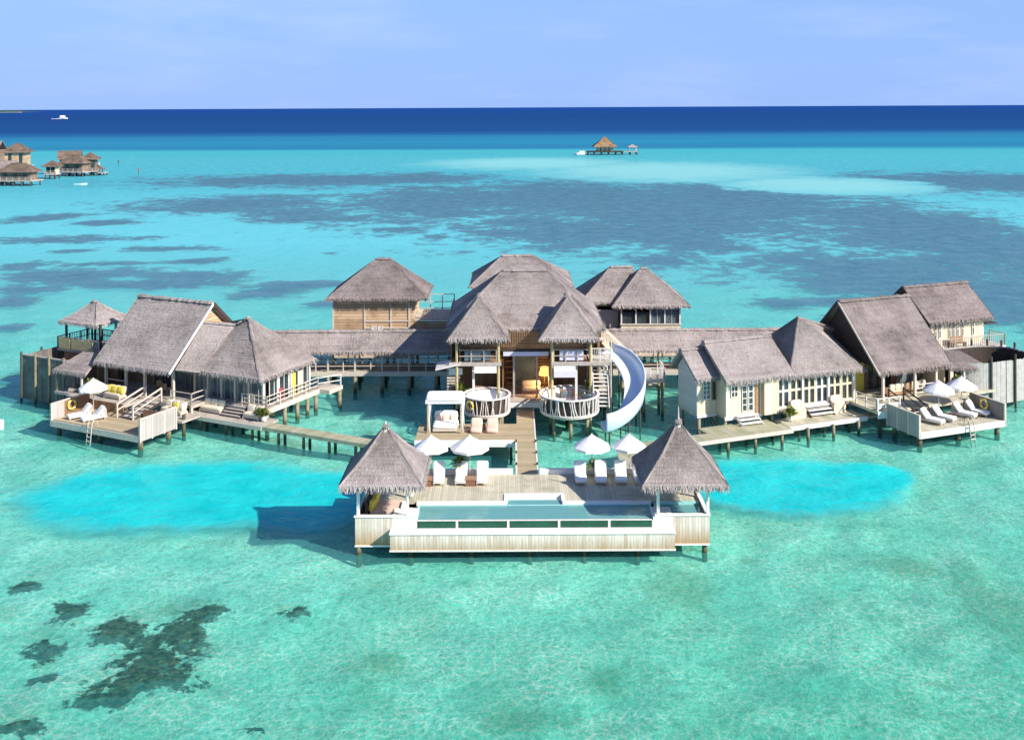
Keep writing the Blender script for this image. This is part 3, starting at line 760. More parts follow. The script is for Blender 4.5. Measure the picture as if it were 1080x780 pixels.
def make_parasol():
    t = thing('parasol', 'white parasol', 'parasol', (0, 0, 0))
    m = MB(); m.tube([(0, 0, 0), (0, 0, 2.95)], .035, 8); m.build('pole', 'palewood', t)
    m = MB(); m.lathe((0, 0, 0), [(.32, 0), (.32, .07), (.05, .1), (.05, .3)], 14); m.build('base', 'greywood', t)
    m = MB(); N = 8; rad = 1.38; vs_ = []; fs = []; rings = [(.02, 2.97), (.45, 2.74), (.95, 2.46), (rad, 2.20)]
    for ri, (r, z) in enumerate(rings):
        for k in range(N * 2):
            a = math.pi * k / N + math.pi / 8
            rr = r * (1.0 if k % 2 == 0 else .935); vs_.append((rr * math.cos(a), rr * math.sin(a), z - (0 if k % 2 == 0 else -.02) * 1))
    nn_ = N * 2
    for ri in range(3):
        for k in range(nn_): fs.append((ri * nn_ + k, (ri + 1) * nn_ + k, (ri + 1) * nn_ + (k + 1) % nn_, ri * nn_ + (k + 1) % nn_))
    b0 = 3 * nn_
    for k in range(nn_):
        p = vs_[b0 + k]; vs_.append((p[0] * 1.0, p[1] * 1.0, p[2] - .16))
    for k in range(nn_): fs.append((b0 + k, b0 + nn_ + k, b0 + nn_ + (k + 1) % nn_, b0 + (k + 1) % nn_))
    m.add(vs_, fs); m.build('canopy', 'canvas', t)
    m = MB()
    for k in range(N):
        a = 2 * math.pi * k / N + math.pi / 8; m.bar((0, 0, 2.85), (rad * .96 * math.cos(a), rad * .96 * math.sin(a), 2.17), .025)
    m.build('ribs', 'palewood', t)
    m = MB(); m.lathe((0, 0, 2.93), [(.06, 0), (.05, .08), (.0, .14)], 8); m.build('tip', 'canvas', t)
    return t
PS = make_parasol(); ps_used = False
def parasol(F, pos, label, group, rz=0.0, s=1.0):
    global ps_used
    o = place(PS, ps_used, F, pos, rz, label, group); ps_used = True
    o.scale = (s * .92, s * .92, 1.0)
    return o
def make_plant():
    t = thing('potted_plant', 'bushy plant', 'potted plant', (0, 0, 0))
    m = MB(); m.lathe((0, 0, 0), [(.0, 0), (.17, 0), (.25, .40), (.22, .40), (.0, .36)], 14); m.build('pot', 'pot', t, True)
    m = MB(); rs = random.Random(3)
    for i in range(120):
        a = rs.uniform(0, 6.28); el = rs.uniform(.15, 1.45); Ln = rs.uniform(.35, .85)
        d = Vector((math.cos(a) * math.cos(el), math.sin(a) * math.cos(el), math.sin(el)))
        sd = Vector((-math.sin(a), math.cos(a), 0)); b = Vector((0, 0, .4)) + d * .08
        mid = b + d * Ln * .55; tip = b + d * Ln - Vector((0, 0, .28 * Ln)); wdt = rs.uniform(.04, .085)
        m.add([b - sd * .015, b + sd * .015, mid + sd * wdt, tip, mid - sd * wdt], [(0, 1, 2, 4), (4, 2, 3)])
    m.build('foliage', 'leaf', t)
    return t
PL = make_plant(); pl_used = False
def plant(F, pos, label, group=None, s=1.0):
    global pl_used
    o = place(PL, pl_used, F, pos, ru(0, 6), label, group); pl_used = True
    o.scale = (s, s, s)
    return o
GL = 'white sun loungers beside the pool'
for x, lab in ((-6.45, 'white pool lounger half hidden under the left pavilion roof'), (-4.98, 'white pool lounger between the two wicker tables, left of the three in full view'),
               (-3.55, 'white pool lounger just left of the second wicker table'), (-2.1, 'white pool lounger with open deck to its right, nearest the walkway on the left side'),
               (4.42, 'white pool lounger on the right side nearest the walkway'), (5.75, 'middle white pool lounger right of the walkway'), (7.1, 'white pool lounger beside the narrow jetty right of the walkway'), (8.35, 'white pool lounger under the edge of the right pavilion roof')):
    lounger(W0, (x + ru(-.05, .05), 69.25, ZD), R(ru(-3, 3)), lab, GL)
GP = 'white parasols behind the pool loungers'
parasol(W0, (-5.55, 70.05, 2.0), 'white parasol partly behind the left pavilion roof', GP, .1, .95)
parasol(W0, (-2.95, 70.0, 2.0), 'white parasol left of the walkway, clear of the pavilion roof', GP, .3, 1.02)
parasol(W0, (5.25, 70.1, 2.0), 'white parasol right of the walkway, clear of the pavilion roof', GP, 0, 1.0)
parasol(W0, (7.75, 70.1, 2.0), 'white parasol partly behind the right pavilion roof', GP, .2, .92)
for i, x in enumerate((-5.72, -2.85)):
    t = thing('wicker_table', ['square brown wicker table near the left pavilion', 'square brown wicker table left of the last lounger by the walkway'][i], 'side table', (x, 68.55, ZD), W0, 'wicker side tables by the pool')
    m = MB(); m.box(x - .32, x + .32, 68.25, 68.9, ZD, ZD + .42); m.build('body', 'wicker', t)
    m = MB(); m.box(x - .36, x + .36, 68.2, 68.94, ZD + .42, ZD + .47); m.build('table_top', 'brownmid', t)
plant(W0, (-3.65, 70.15, ZD + .32), 'leafy yellow-green plant in a pot under a white parasol left of the walkway', None, 1.1)
plant(W0, (5.3, 70.25, ZD + .2), 'leafy plant in a pot at the parasol pole right of the walkway', None, .9)

# ------------------------------------------------------------------ walkway between pool and main house, with the side deck
bw = thing('boardwalk', 'tan timber walkway from the main house to the pool with a wide side deck', 'walkway', (-2, 78, 0))
bx('walkway', 'deck_tan', bw, .25, 1.62, 70.76, 89.6, 1.30, 1.42)
bx('side_deck', 'deck_tan', bw, -7.6, .246, 80.2, 84.3, 1.30, 1.417)
bx('fascia', 'white', bw, -7.62, .02, 80.06, 80.2, .92, 1.43)
bx('edge_beam', 'whitewash', bw, 1.62, 1.74, 70.76, 89.6, 1.15, 1.44); bx('edge_beam', 'whitewash', bw, .13, .25, 70.76, 80.06, 1.15, 1.44)
m = MB(); m.box(-7.4, .1, 80.3, 84.2, 1.1, 1.29); m.box(.4, 1.5, 70.8, 89.4, 1.1, 1.29); m.build('underframe', 'darkwood', bw)
piles(bw, [(-7.4, 80.4), (-3.7, 80.4), (-.2, 80.4), (-7.4, 84), (-3.7, 84), (.4, 73.5), (1.5, 73.5), (.4, 77), (1.5, 77), (1.5, 80.5), (1.5, 84), (1.5, 87)], -1.9, 1.15, 'pile_d', .11)
for y in (72, 74.5, 77, 79.6):
    for x in (1.62, .13): bx('lamp_stub', 'darkwood', bw, x, x + .12, y, y + .14, 1.44, 1.6)

# curtained four-poster daybed on the side deck
t = thing('canopy_bed', 'white four-poster daybed with a flat white canopy on the tan side deck', 'daybed', (-5.4, 82.8, 1.42))
for x in (-6.72, -4.12):
    for y in (81.9, 83.7): post(t, (x, y, 1.42), (x, y, 4.0), 'yellowpole', 'post', .12)
m = MB(); m.soft((-5.42, 82.8, 4.08), 1.5, 1.15, .16, 0, 0, 10, .2); m.build('canopy', 'canvas', t)
m = MB(); m.box(-6.9, -3.95, 81.72, 81.78, 3.78, 4.06); m.build('valance', 'canvas', t)
bx('bed_frame', 'palewood', t, -6.35, -4.4, 81.95, 83.6, 1.55, 1.75); m = MB(); m.soft((-5.38, 82.75, 1.9), 1.0, .86, .2, 0, 0, 10, .2); m.build('mattress', 'canvas', t, True)
m = MB(); m.soft((-5.38, 83.45, 2.35), .95, .14, .42, 0, R(-14)); m.build('bolster', 'canvas', t, True)
for i in range(3):
    m = MB(); m.soft((-5.95 + .58 * i, 83.2, 2.28), .26, .1, .26, 0, R(-20)); m.build('pillow', 'pink', t, True)
for k, (x0, y0) in enumerate(((-6.72, 81.9), (-4.12, 81.9), (-6.72, 83.7), (-4.12, 83.7))):
    m = MB(); m.tube([(x0 + .12, y0, 4.0), (x0 + .1, y0, 3.2), (x0 + .07, y0, 2.5), (x0 + .1, y0, 1.5)], [.13, .09, .06, .10], 7); m.build('curtain', 'canvas', t, True)
for k, x in enumerate((-2.95, -1.7)):
    t = thing('floor_cushion', ['pale pink beanbag nearer the canopied daybed on the side deck', 'pale pink beanbag nearer the walkway on the side deck'][k], 'beanbag', (x, 82.3, 1.42), W0, 'pink beanbags on the side deck')
    m = MB(); m.soft((x, 82.2, 1.62), .48, .5, .2, 0, 0); m.build('seat', 'pink', t, True)
    m = MB(); m.soft((x + .04, 82.75, 1.98), .46, .2, .4, 0, R(-20)); m.build('backrest', 'pink', t, True)
for k, (x, y) in enumerate(((-3.55, 82.2), (-2.35, 82.9))):
    t = thing('lantern', ['small brown lantern between the canopied daybed and the first beanbag', 'small brown lantern between the two pink beanbags'][k], 'lantern', (x, y, 1.42), W0, 'lanterns on the side deck')
    bx('body', 'brownmid', t, x - .12, x + .12, y - .12, y + .12, 1.42, 1.72); m = MB(); m.lathe((x, y, 1.72), [(.16, 0), (.05, .14), (.0, .16)], 4); m.build('cap', 'darkwood', t)
# lifebuoy
def lifebuoy(F, pos, rz, label, r=.36):
    t = thing('lifebuoy', label, 'lifebuoy', pos, F, 'lifebuoys hung on the railings', rz)
    BASE[t] = Vector((0, 0, 0))
    m = MB(); vs_ = []; fs = []; N, K = 24, 8
    for i in range(N):
        a = 2 * math.pi * i / N
        for k in range(K):
            b = 2 * math.pi * k / K; rr = r + .085 * math.cos(b)
            vs_.append((rr * math.cos(a), .085 * math.sin(b), rr * math.sin(a)))
    for i in range(N):
        for k in range(K): fs.append((i * K + k, ((i + 1) % N) * K + k, ((i + 1) % N) * K + (k + 1) % K, i * K + (k + 1) % K))
    m.add(vs_, fs); m.build('ring', 'yellowring', t, True)
    m = MB()
    for i in range(4):
        a = math.pi / 4 + i * math.pi / 2; c = Vector((r * math.cos(a), 0, r * math.sin(a))); d = Vector((-math.sin(a), 0, math.cos(a)))
        m.tube([c - d * .05, c + d * .05], .1, 10)
    m.build('band', 'white', t)
    return t
# ------------------------------------------------------------------ two-storey main house
mh = thing('main_house', 'tall two-storey thatched house with twin front turrets at the centre of the resort', 'house', (1.3, 94, 0))
m = MB(); m.box(-5.6, 8.3, 88.6, 101, 1.9, 2.2); m.build('floor', 'deck_grey', mh)
bx('floor_edge', 'white', mh, -.5, 3.0, 88.3, 88.6, 1.55, 1.98)
bx('front_step', 'greywood', mh, -.4, 2.9, 88.32, 88.6, 1.98, 2.1)
piles(mh, [(x, y) for x in (-5, -1.8, 1.3, 4.6, 7.8) for y in (89.2, 94, 100)], -1.9, 1.9, 'pile_d', .16)
# walls
wall(mh, (-5.2, 91.2), (-1.0, 91.2), 2.2, 5.34, 'brown'); wall(mh, (3.2, 91.2), (7.2, 91.2), 2.2, 5.34, 'brown'); wall(mh, (-.85, 93.4), (3.05, 93.4), 2.2, 6.5, 'brown')
wall(mh, (-5.3, 89.2), (-5.3, 100.8), 2.2, 7.8, 'brown'); wall(mh, (7.3, 89.6), (7.3, 100.8), 2.2, 7.8, 'brown')
wall(mh, (-5.2, 91.6), (7.2, 91.6), 5.6, 8.0, 'bamboo'); wall(mh, (-5.2, 100.8), (7.2, 100.8), 2.2, 7.9, 'bamboo')
wall(mh, (-.9, 88.9), (-.9, 93.3), 2.2, 5.5, 'brown'); wall(mh, (3.1, 88.9), (3.1, 93.3), 2.2, 5.5, 'brown')
bx('upper_floor', 'brownmid', mh, -5.3, -1.0, 87.6, 91.5, 5.35, 5.55); bx('upper_floor', 'brownmid', mh, 3.2, 8.05, 87.6, 91.5, 5.35, 5.55)
bx('floor_beam', 'greywood', mh, -5.4, -1.0, 87.45, 87.6, 5.3, 5.6); bx('floor_beam', 'greywood', mh, 3.2, 8.1, 87.45, 87.6, 5.3, 5.6)
# columns
for x, y, z in ((-4.75, 87.6, 7.9), (-1.25, 87.6, 7.9), (3.25, 87.6, 7.9), (6.5, 87.6, 7.9), (-4.75, 91, 7.9), (-1.25, 91, 7.9), (3.25, 91, 7.9), (6.5, 91, 7.9)): post(mh, (x, y, 1.7), (x, y, z), 'yellowpole' if y < 90 else 'greywood', 'column', .24, True)
for x in (-3.35, 5.3): post(mh, (x, 87.9, 2.0), (x, 87.9, 5.3), 'whitewash', 'column', .2)
post(mh, (.05, 89.2, 2.2), (.05, 89.2, 6.2), 'greywood', 'column', .16); post(mh, (2.0, 89.2, 2.2), (2.0, 89.2, 6.2), 'greywood', 'column', .16)
bx('lintel', 'darkwood', mh, -1.0, 3.15, 88.75, 88.95, 6.2, 6.42)
m = MB()
for i in range(22): m.bar((-1.0 + i * .195, 89.3, 6.45), (-1.0 + i * .195, 89.3, 7.9), .07)
m.build('slat_screen', 'brownmid', mh)
# blinds rolled half down
bx('blind', 'lilac', mh, -.85, 3.0, 88.62, 88.68, 5.85, 6.2)
bx('blind', 'canvas', mh, -3.25, -1.4, 87.3, 87.36, 4.75, 5.3); bx('blind', 'canvas', mh, 3.4, 5.2, 87.3, 87.36, 4.85, 5.3)
bx('blind', 'lilac', mh, 3.4, 5.2, 87.31, 87.37, 4.35, 4.85)
bx('blind', 'canvas', mh, -5.45, -4.3, 88.2, 88.26, 4.4, 4.95)
# upper railings with cloth panels
for x0, x1, mt in ((-4.6, -1.4, 'glassblue'), (3.4, 6.4, 'lilac')):
    rail(mh, (x0, 87.6, 0), (x1, 87.6, 0), 5.6, 1.0, 2, 1.1, 'greywood')
    bx('rail_panel', mt, mh, x0 + .5, x1 - .5, 87.66, 87.69, 5.7, 6.5)
rail(mh, (-4.6, 87.6, 0), (-4.6, 91.4, 0), 5.6, 1.0, 3, 1.3, 'greywood')
m = MB(); m.poly([(-6.5, 87.0, 5.05), (-4.4, 87.0, 5.5), (-4.4, 89.5, 5.5), (-6.5, 89.5, 5.05)], (0, 0, .1)); m.build('side_awning', 'whitewash', mh)
m = MB()
for i in range(12): m.box(-5.62, -4.5, 88.3, 88.36, 2.1 + i * .24, 2.24 + i * .24)
m.build('louvre_panel', 'palewood', mh)
# doors, shelves, furniture of the open rooms
bx('door_panel', 'glassblue', mh, -.05, 1.9, 92.7, 92.8, 2.2, 5.2)
sh = MB()
for i in range(6): sh.box(-.75, .0, 92.3, 92.75, 2.5 + i * .5, 2.56 + i * .5)
for i in range(6): sh.box(2.05, 2.98, 92.3, 92.75, 2.5 + i * .5, 2.56 + i * .5)
sh.build('shelves', 'brownmid', mh)
def table(label, x, y, z, w, d, h, mt='brownmid', grp=None):
    t = thing('table', label, 'table', (x, y, z), W0, grp)
    bx('table_top', mt, t, x - w, x + w, y - d, y + d, z + h - .06, z + h)
    for a in (-w + .08, w - .08):
        for b in (-d + .08, d - .08): bx('leg', mt, t, x + a - .04, x + a + .04, y + b - .04, y + b + .04, z, z + h - .06)
    return t
def chair(label, x, y, z, rz, mt='brownmid', grp=None, cush='cushion', F=W0, seat=.45, w=.27):
    t = thing('chair', label, 'chair', (x, y, z), F, grp, rz); BASE[t] = Vector((0, 0, 0))
    bx('seat', mt, t, -w, w, -w, w, seat - .05, seat); bx('backrest', mt, t, -w, w, w - .05, w, seat + .003, seat + .5)
    for a in (-w + .04, w - .04):
        for b in (-w + .04, w - .04): bx('leg', mt, t, a - .03, a + .03, b - .03, b + .03, 0, seat - .052)
    bx('seat_pad', cush, t, -w + .03, w - .03, -w + .03, w - .07, seat + .001, seat + .07)
    return t
table('brown dining table in the ground-floor room behind the left round terrace', -2.6, 89.6, 2.2, .9, .5, .76)
table('brown table in the ground-floor room behind the right round terrace', 4.7, 89.4, 2.2, .9, .6, .76)
G = 'brown chairs in the ground-floor rooms'
for k, (x, y, r, lab) in enumerate(((-3.4, 88.7, 180, 'brown chair at the left end of the table behind the left round terrace'), (-1.9, 88.7, 180, 'brown chair at the right end of the table behind the left round terrace'), (4.2, 88.4, 180, 'brown chair left of its pair before the table behind the right terrace'), (5.2, 88.4, 180, 'brown chair right of its pair before the table behind the right terrace'))):
    chair(lab, x, y, 2.2, R(r), 'brownmid', G, 'brownmid')
t = thing('floor_lamp', 'lamp with a big amber shade inside the open living room', 'lamp', (2.7, 90.3, 2.2))
m = MB(); m.tube([(2.7, 90.3, 2.2), (2.7, 90.3, 3.9)], .04); m.build('stand', 'darkwood', t)
m = MB(); m.lathe((2.7, 90.3, 3.8), [(.5, 0), (.34, .7), (.0, .72)], 14); m.build('lamp_shade', 'lamp', t, True)
pl_ = bpy.data.lights.new('lamp_bulb', 'POINT'); pl_.energy = 160; pl_.color = (1.0, .62, .28); pl_.shadow_soft_size = .25
po = bpy.data.objects.new('lamp_bulb', pl_); col.objects.link(po); po.parent = t; po.location = (0, 0, 1.35)
t = thing('sofa', 'cream sofa in the open living room of the main house', 'sofa', (1.7, 90.6, 2.2))
bx('base', 'brownmid', t, .7, 2.4, 90.2, 91, 2.2, 2.45); m = MB(); m.soft((1.55, 90.55, 2.58), .82, .4, .14, p=.25); m.build('seat_cushion', 'cushion', t, True); m = MB(); m.soft((1.55, 90.95, 2.88), .82, .14, .3, p=.25); m.build('back_cushion', 'cushion', t, True)
# thatched roofs
m = MB()
hip_roof(m, -5.9, 8.0, 89.3, 102, 7.85, -.9, 3.05, 95.6, 95.6, 12.05)
m.build('roof', 'thatch', mh)
m = MB(); hip_roof(m, -4.3, 6.0, 101.0, 110, 9.55, -1.1, 2.1, 105.6, 105.6, 11.95); m.build('rear_roof', 'thatch', mh)
wall(mh, (-3.4, 102.2), (-3.4, 109.3), 2, 9.2, 'brown'); wall(mh, (4.6, 102.2), (4.6, 109.3), 2, 9.2, 'brown'); wall(mh, (-3.4, 109.3), (4.6, 109.3), 2, 9.2, 'bamboo')
for x0, x1 in ((-5.55, -.25), (2.1, 7.3)):
    m = MB(); xc = (x0 + x1) / 2
    hip_roof(m, x0, x1, 86.6, 92.2, 7.55, xc, xc, 89.4, 90.6, 10.75, flen=.36)
    m.build('turret_roof', 'thatch', mh)
# round terraces with whitewashed stick railings
def terrace(label, cx, cy, r, zf):
    t = thing('round_terrace', label, 'terrace', (cx, cy, 0), W0, None)
    m = MB(); m.lathe((cx, cy, zf - .22), [(0, 0), (r * .97, 0), (r, .06), (r, .22), (0, .22)], 36); m.build('floor', 'palewood', t)
    m = MB(); m.lathe((cx, cy, zf + 1.28), [(r - .1, 0), (r + .1, 0), (r + .1, .09), (r - .1, .09), (r - .1, 0)], 40)
    m.build('handrail', 'whitewash', t, False)
    m = MB(); m.lathe((cx, cy, zf - .02), [(r - .04, 0), (r + .06, 0), (r + .06, .1), (r - .04, .1)], 40); m.build('foot_rail', 'whitewash', t)
    m = MB(); m.lathe((cx, cy, zf + .02), [(r - .16, 0), (r - .16, 1.2), (r - .2, 1.2), (r - .2, 0)], 40); m.build('dark_backing', 'darkwood', t)  # dark ring added behind the sticks so the gaps come out dark
    m = MB(); N = int(r * 27)
    for i in range(N):
        a = 2 * math.pi * i / N
        if rnd() < .10: continue
        a2 = a + ru(-.13, .13); rr = r + ru(-.04, .05)
        m.tube([(cx + rr * math.cos(a), cy + rr * math.sin(a), zf), (cx + rr * math.cos((a + a2) / 2 + ru(-.03, .03)), cy + rr * math.sin((a + a2) / 2), zf + .65), (cx + rr * math.cos(a2), cy + rr * math.sin(a2), zf + 1.3)], ru(.028, .055), 5)
    m.build('stick_railing', 'whitewash', t)
    m = MB(); m.lathe((cx, cy, zf), [(r - .75, .0), (r - .75, .46), (r - .4, .5), (r - .3, 1.24), (r - .21, 1.24)], 36); m.build('bench_back', 'canvas', t, True)
    piles(t, [(cx + r * .75 * math.cos(a), cy + r * .75 * math.sin(a)) for a in (-2.4, -1.57, -.7, .5, 2.6)], -1.9, zf - .2, 'pile', .12)
    return t
terrace('left round terrace with whitewashed stick railing behind the canopied daybed', -2.2, 86.35, 1.9, 1.95)
terrace('right round terrace with whitewashed stick railing beside the water slide', 4.65, 86.65, 2.42, 1.9)
lifebuoy(W0, (-3.55, 84.85, 2.75), R(-35), 'pale lifebuoy on the left round terrace behind the canopied daybed', .3)
for k, (x, y) in enumerate(((5.9, 87.9), (6.2, 87.1), (4.3, 88.2))):
    m = MB(); m.soft((x, y, 2.75), .3, .12, .28, R(-60 + 40 * k), R(10)); c = m.build('throw_pillow', 'glassblue', None, True)
    tag(c, ['blue-grey cushion at the back of the right round terrace', 'blue-grey cushion at the right edge of the right round terrace', 'blue-grey cushion left of the others on the right round terrace'][k], 'cushion', 'blue-grey cushions on the right round terrace')
plant(W0, (-4.55, 88.0, 1.9), 'tall yellow-green plant beside the main house left front column', None, 1.9)
plant(W0, (6.3, 88.6, 1.9), 'tall leafy plant in the main house right corner beside the white stairs', None, 1.8)
plant(W0, (-3.1, 88.1, 1.95), 'small leafy plant at the back of the left round terrace', None, .9)

# stair tower, landing and long stair behind the slide
st = thing('slide_stairs', 'whitewashed stairs and landing leading up to the water slide', 'stairs', (7.2, 88, 0))
m = MB()
for i in range(12): m.box(6.75, 7.9, 86.6 + i * .16, 86.85 + i * .16, 2.1 + i * .29, 2.17 + i * .29)
m.build('tread', 'whitewash', st)
m = MB()
for x in (6.7, 7.95): m.bar((x, 86.55, 2.0), (x, 88.7, 5.5), .07, .3)
m.build('stringer', 'whitewash', st)
bx('landing', 'palewood', st, 6.4, 8.3, 87.6, 90.6, 5.52, 5.64)
rail(st, (6.4, 87.65, 0), (8.2, 87.65, 0), 5.64, 1.05, 1, .9, 'whitewash', .17)
for x, y in ((6.5, 87.8), (8.2, 87.8), (8.2, 90.4)): post(st, (x, y, -1.9), (x, y, 5.5), 'greywood', 'pile', .18, True)
ls = thing('long_stairs', 'pale timber stairs with slatted railing behind the top of the water slide', 'stairs', (9.8, 91.5, 0))
A_, B_ = Vector((7.8, 91.0, 6.6)), Vector((11.4, 91.0, 3.1))
m = MB()
for i in range(14):
    c = A_.lerp(B_, i / 13); m.box(c.x - .16, c.x + .16, 91.0, 92.2, c.z - .06, c.z)
m.build('tread', 'cream_plain', ls)
for y in (90.95, 92.25):
    m = MB(); m.bar(A_ + Vector((0, y - 91, -.1)), B_ + Vector((0, y - 91, -.1)), .08, .28); m.build('stringer', 'cream_plain', ls)
    m = MB(); m.bar(A_ + Vector((0, y - 91, 1.1)), B_ + Vector((0, y - 91, 1.1)), .11, .11)
    for i in range(15):
        c = A_.lerp(B_, i / 14) + Vector((0, y - 91, 0)); m.bar(c, c + Vector((0, 0, 1.1)), .06)
    m.build('railing', 'cream_plain', ls)
bx('landing', 'palewood', ls, 11.2, 13.2, 90.9, 93.5, 2.9, 3.05)
rail(ls, (11.3, 90.95, 0), (13.2, 90.95, 0), 3.05, 1.15, 1, .7, 'whitewash', .2); rail(ls, (13.15, 90.95, 0), (13.15, 93.5, 0), 3.05, 1.15, 1, .7, 'whitewash', .2)
bx('bridge', 'palewood', ls, 11.4, 13.0, 93.5, 99, 2.0, 2.12)
piles(ls, [(11.4, 91.1), (13, 91.1), (11.4, 93.3), (13, 93.3), (9.6, 91.6)], -1.9, 3.0, 'pile', .12)

# water slide: a trough swept down a three-quarter turn
def slide():
    t = thing('water_slide', 'white curved water slide dropping from the main house into the lagoon', 'water slide', (8.4, 87.4, 0))
    key = [(7.9, 90.6, 5.7), (9.1, 89.6, 5.1), (9.8, 88.5, 4.3), (10.15, 87.4, 3.3), (9.9, 86.3, 2.3), (9.1, 85.45, 1.45), (8.1, 85.0, .9), (7.3, 84.8, .72)]
    path = []; zz = []
    for i in range(len(key) - 1):
        p0, p1, p2, p3 = (Vector(key[max(0, min(len(key) - 1, i + q))]) for q in (-1, 0, 1, 2))
        for q in range(4):
            u = q / 4
            c = 0.5 * ((2 * p1) + (p2 - p0) * u + (2 * p0 - 5 * p1 + 4 * p2 - p3) * u * u + (3 * p1 - p0 - 3 * p2 + p3) * u ** 3)
            path.append((c.x, c.y)); zz.append(c.z)
    path.append(key[-1][:2]); zz.append(key[-1][2])
    n = len(path)
    cum = [0]
    for i in range(1, n): cum.append(cum[-1] + math.dist(path[i], path[i - 1]))
    sec = [(.86, 1.5), (.84, .8), (.74, .25), (.48, .03), (0, 0), (-.48, .03), (-.70, .12), (-.79, .26), (-.82, .38)]   # outer to inner
    outer = [(x + (.07 if x > 0 else -.07), z - .09 if abs(x) < .8 else z) for x, z in sec]
    V = []; Fs = []
    k = len(sec)
    for i, (x, y) in enumerate(path):
        a = Vector(path[max(i - 1, 0)]); b = Vector(path[min(i + 1, n - 1)]); d = (b - a).normalized()
        side = Vector((-d.y, d.x))     # points to the outer side (left of travel when turning right)
        z = zz[i]
        g = .45 + .55 * min(1, i / 10)
        for (u, h) in sec: V.append((x + side.x * u, y + side.y * u, z + h * g))
        for (u, h) in outer: V.append((x + side.x * u, y + side.y * u, z + h * g - .03))
    K = 2 * k
    for i in range(n - 1):
        for j in range(k - 1):
            Fs.append((i * K + j, i * K + j + 1, (i + 1) * K + j + 1, (i + 1) * K + j))
            Fs.append((i * K + k + j, (i + 1) * K + k + j, (i + 1) * K + k + j + 1, i * K + k + j + 1))
        Fs.append((i * K, (i + 1) * K, (i + 1) * K + k, i * K + k)); Fs.append((i * K + k - 1, i * K + K - 1, (i + 1) * K + K - 1, (i + 1) * K + k - 1))
    for i in (0, n - 1):
        for j in range(k - 1): Fs.append((i * K + j, i * K + j + 1, i * K + k + j + 1, i * K + k + j))
    m = MB(); m.add(V, Fs); m.build('trough', 'slide', t, True)
    m = MB()
    for off in (0, k - 1): m.tube([V[i * K + off] for i in range(n)], .055, 6)
    m.build('rim', 'slide', t, True)
    for i in (3, 9, 15, 20, 26):
        x, y = path[i]; z = V[i * K + 4][2]
        a = Vector(path[i - 1]); b = Vector(path[min(i + 1, n - 1)]); d = (b - a).normalized(); sd = Vector((-d.y, d.x)) * .5
        for q in (-1, 1): post(t, (x + sd.x * q, y + sd.y * q, -1.9), (x + sd.x * q, y + sd.y * q, z - .05), 'pile_d', 'support', .13, True)
    return t
slide()

# ------------------------------------------------------------------ roofed corridors to the two villas
def corridor(label, x0, x1, px0, step, cnt):
    t = thing('covered_walkway', label, 'walkway', ((x0 + x1) / 2, 100.5, 0))
    bx('floor', 'deck_grey', t, x0, x1, 99.0, 102.2, 1.78, 1.95); bx('edge_beam', 'palewood', t, x0, x1, 98.9, 99.0, 1.55, 1.97)
    m = MB(); gable_roof(m, x0, x1, 98.2, 103.0, 3.85, 3.85, 100.7, 5.45); m.build('roof', 'thatch', t)
    for i in range(cnt):
        x = px0 + i * step
        for y in (99.1, 102.1):
            post(t, (x, y, 1.95), (x, y, 4.1), 'palewood', 'post', .15)
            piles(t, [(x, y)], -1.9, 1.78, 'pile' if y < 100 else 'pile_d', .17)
    rail(t, (x0, 99.1, 0), (x1, 99.1, 0), 1.95, 1.05, 2, 2.57, 'palewood'); rail(t, (x0, 102.1, 0), (x1, 102.1, 0), 1.95, 1.05, 2, 2.57, 'palewood')
    m = MB(); m.bar((x0, 99.1, 4.02), (x1, 99.1, 4.02), .16); m.bar((x0, 102.1, 4.02), (x1, 102.1, 4.02), .16); m.build('eave_beam', 'greywood', t)
    return t
corridor('thatch-roofed covered walkway joining the main house to the left villa', -24.0, -5.7, -22.75, 2.57, 7)
corridor('thatch-roofed covered walkway joining the main house to the right villa', 8.6, 29.0, 11.6, 2.57, 7)
GH = 'green hanging plants under the left covered walkway'
for k, x in enumerate((-21.6, -19, -16.4)):
    t = thing('hanging_plant', ['dark hanging plants in the leftmost open bay of the left covered walkway', 'dark hanging plants in the middle bay of the left covered walkway', 'dark hanging plants in the left walkway bay nearest the main house shadow'][k], 'hanging plant', (x, 102.3, 2.8))
    m = MB()
    for i in range(70):
        c = Vector((x + ru(-.9, .9), 101.8 + ru(-.2, .2), ru(2.9, 3.7))); a = Vector((ru(-1, 1), ru(-1, 1), ru(-1, .3))).normalized() * .22; b = Vector((ru(-1, 1), ru(-1, 1), ru(-1, 1))).normalized() * .08
        m.add([c - b, c + b, c + a], [(0, 1, 2)])
    m.build('foliage', 'leaf', t)

# ------------------------------------------------------------------ back pavilion on the left (log walls, roof terrace)
bl = thing('log_house', 'thatched house with golden log walls behind the left covered walkway', 'house', (-14, 108, 0))
bx('floor', 'deck_grey', bl, -18.2, -10.0, 105.2, 111.6, 1.7, 1.95)
wall(bl, (-18.15, 105.4), (-10.05, 105.4), 1.95, 7.9, 'bamboo'); wall(bl, (-18.1, 105.46), (-18.1, 111.5), 1.95, 7.9, 'brown'); wall(bl, (-10.1, 105.46), (-10.1, 111.5), 1.95, 7.9, 'bamboo'); wall(bl, (-18.1, 111.5), (-10.1, 111.5), 1.95, 7.9, 'bamboo')
for x in (-18.15, -15.0, -12.35, -10.5): bx('batten', 'palewood', bl, x - .07, x + .07, 105.26, 105.34, 1.95, 7.7)
for z in (5.4, 4.7): bx('band', 'palewood', bl, -15.0, -10.4, 105.24, 105.335, z, z + .12)
for x in (-14.25, -13.6): window(bl, (x, 105.3, 4.0), (1, 0, 0), .45, .95, 1, 1, 'white', 'canvas')
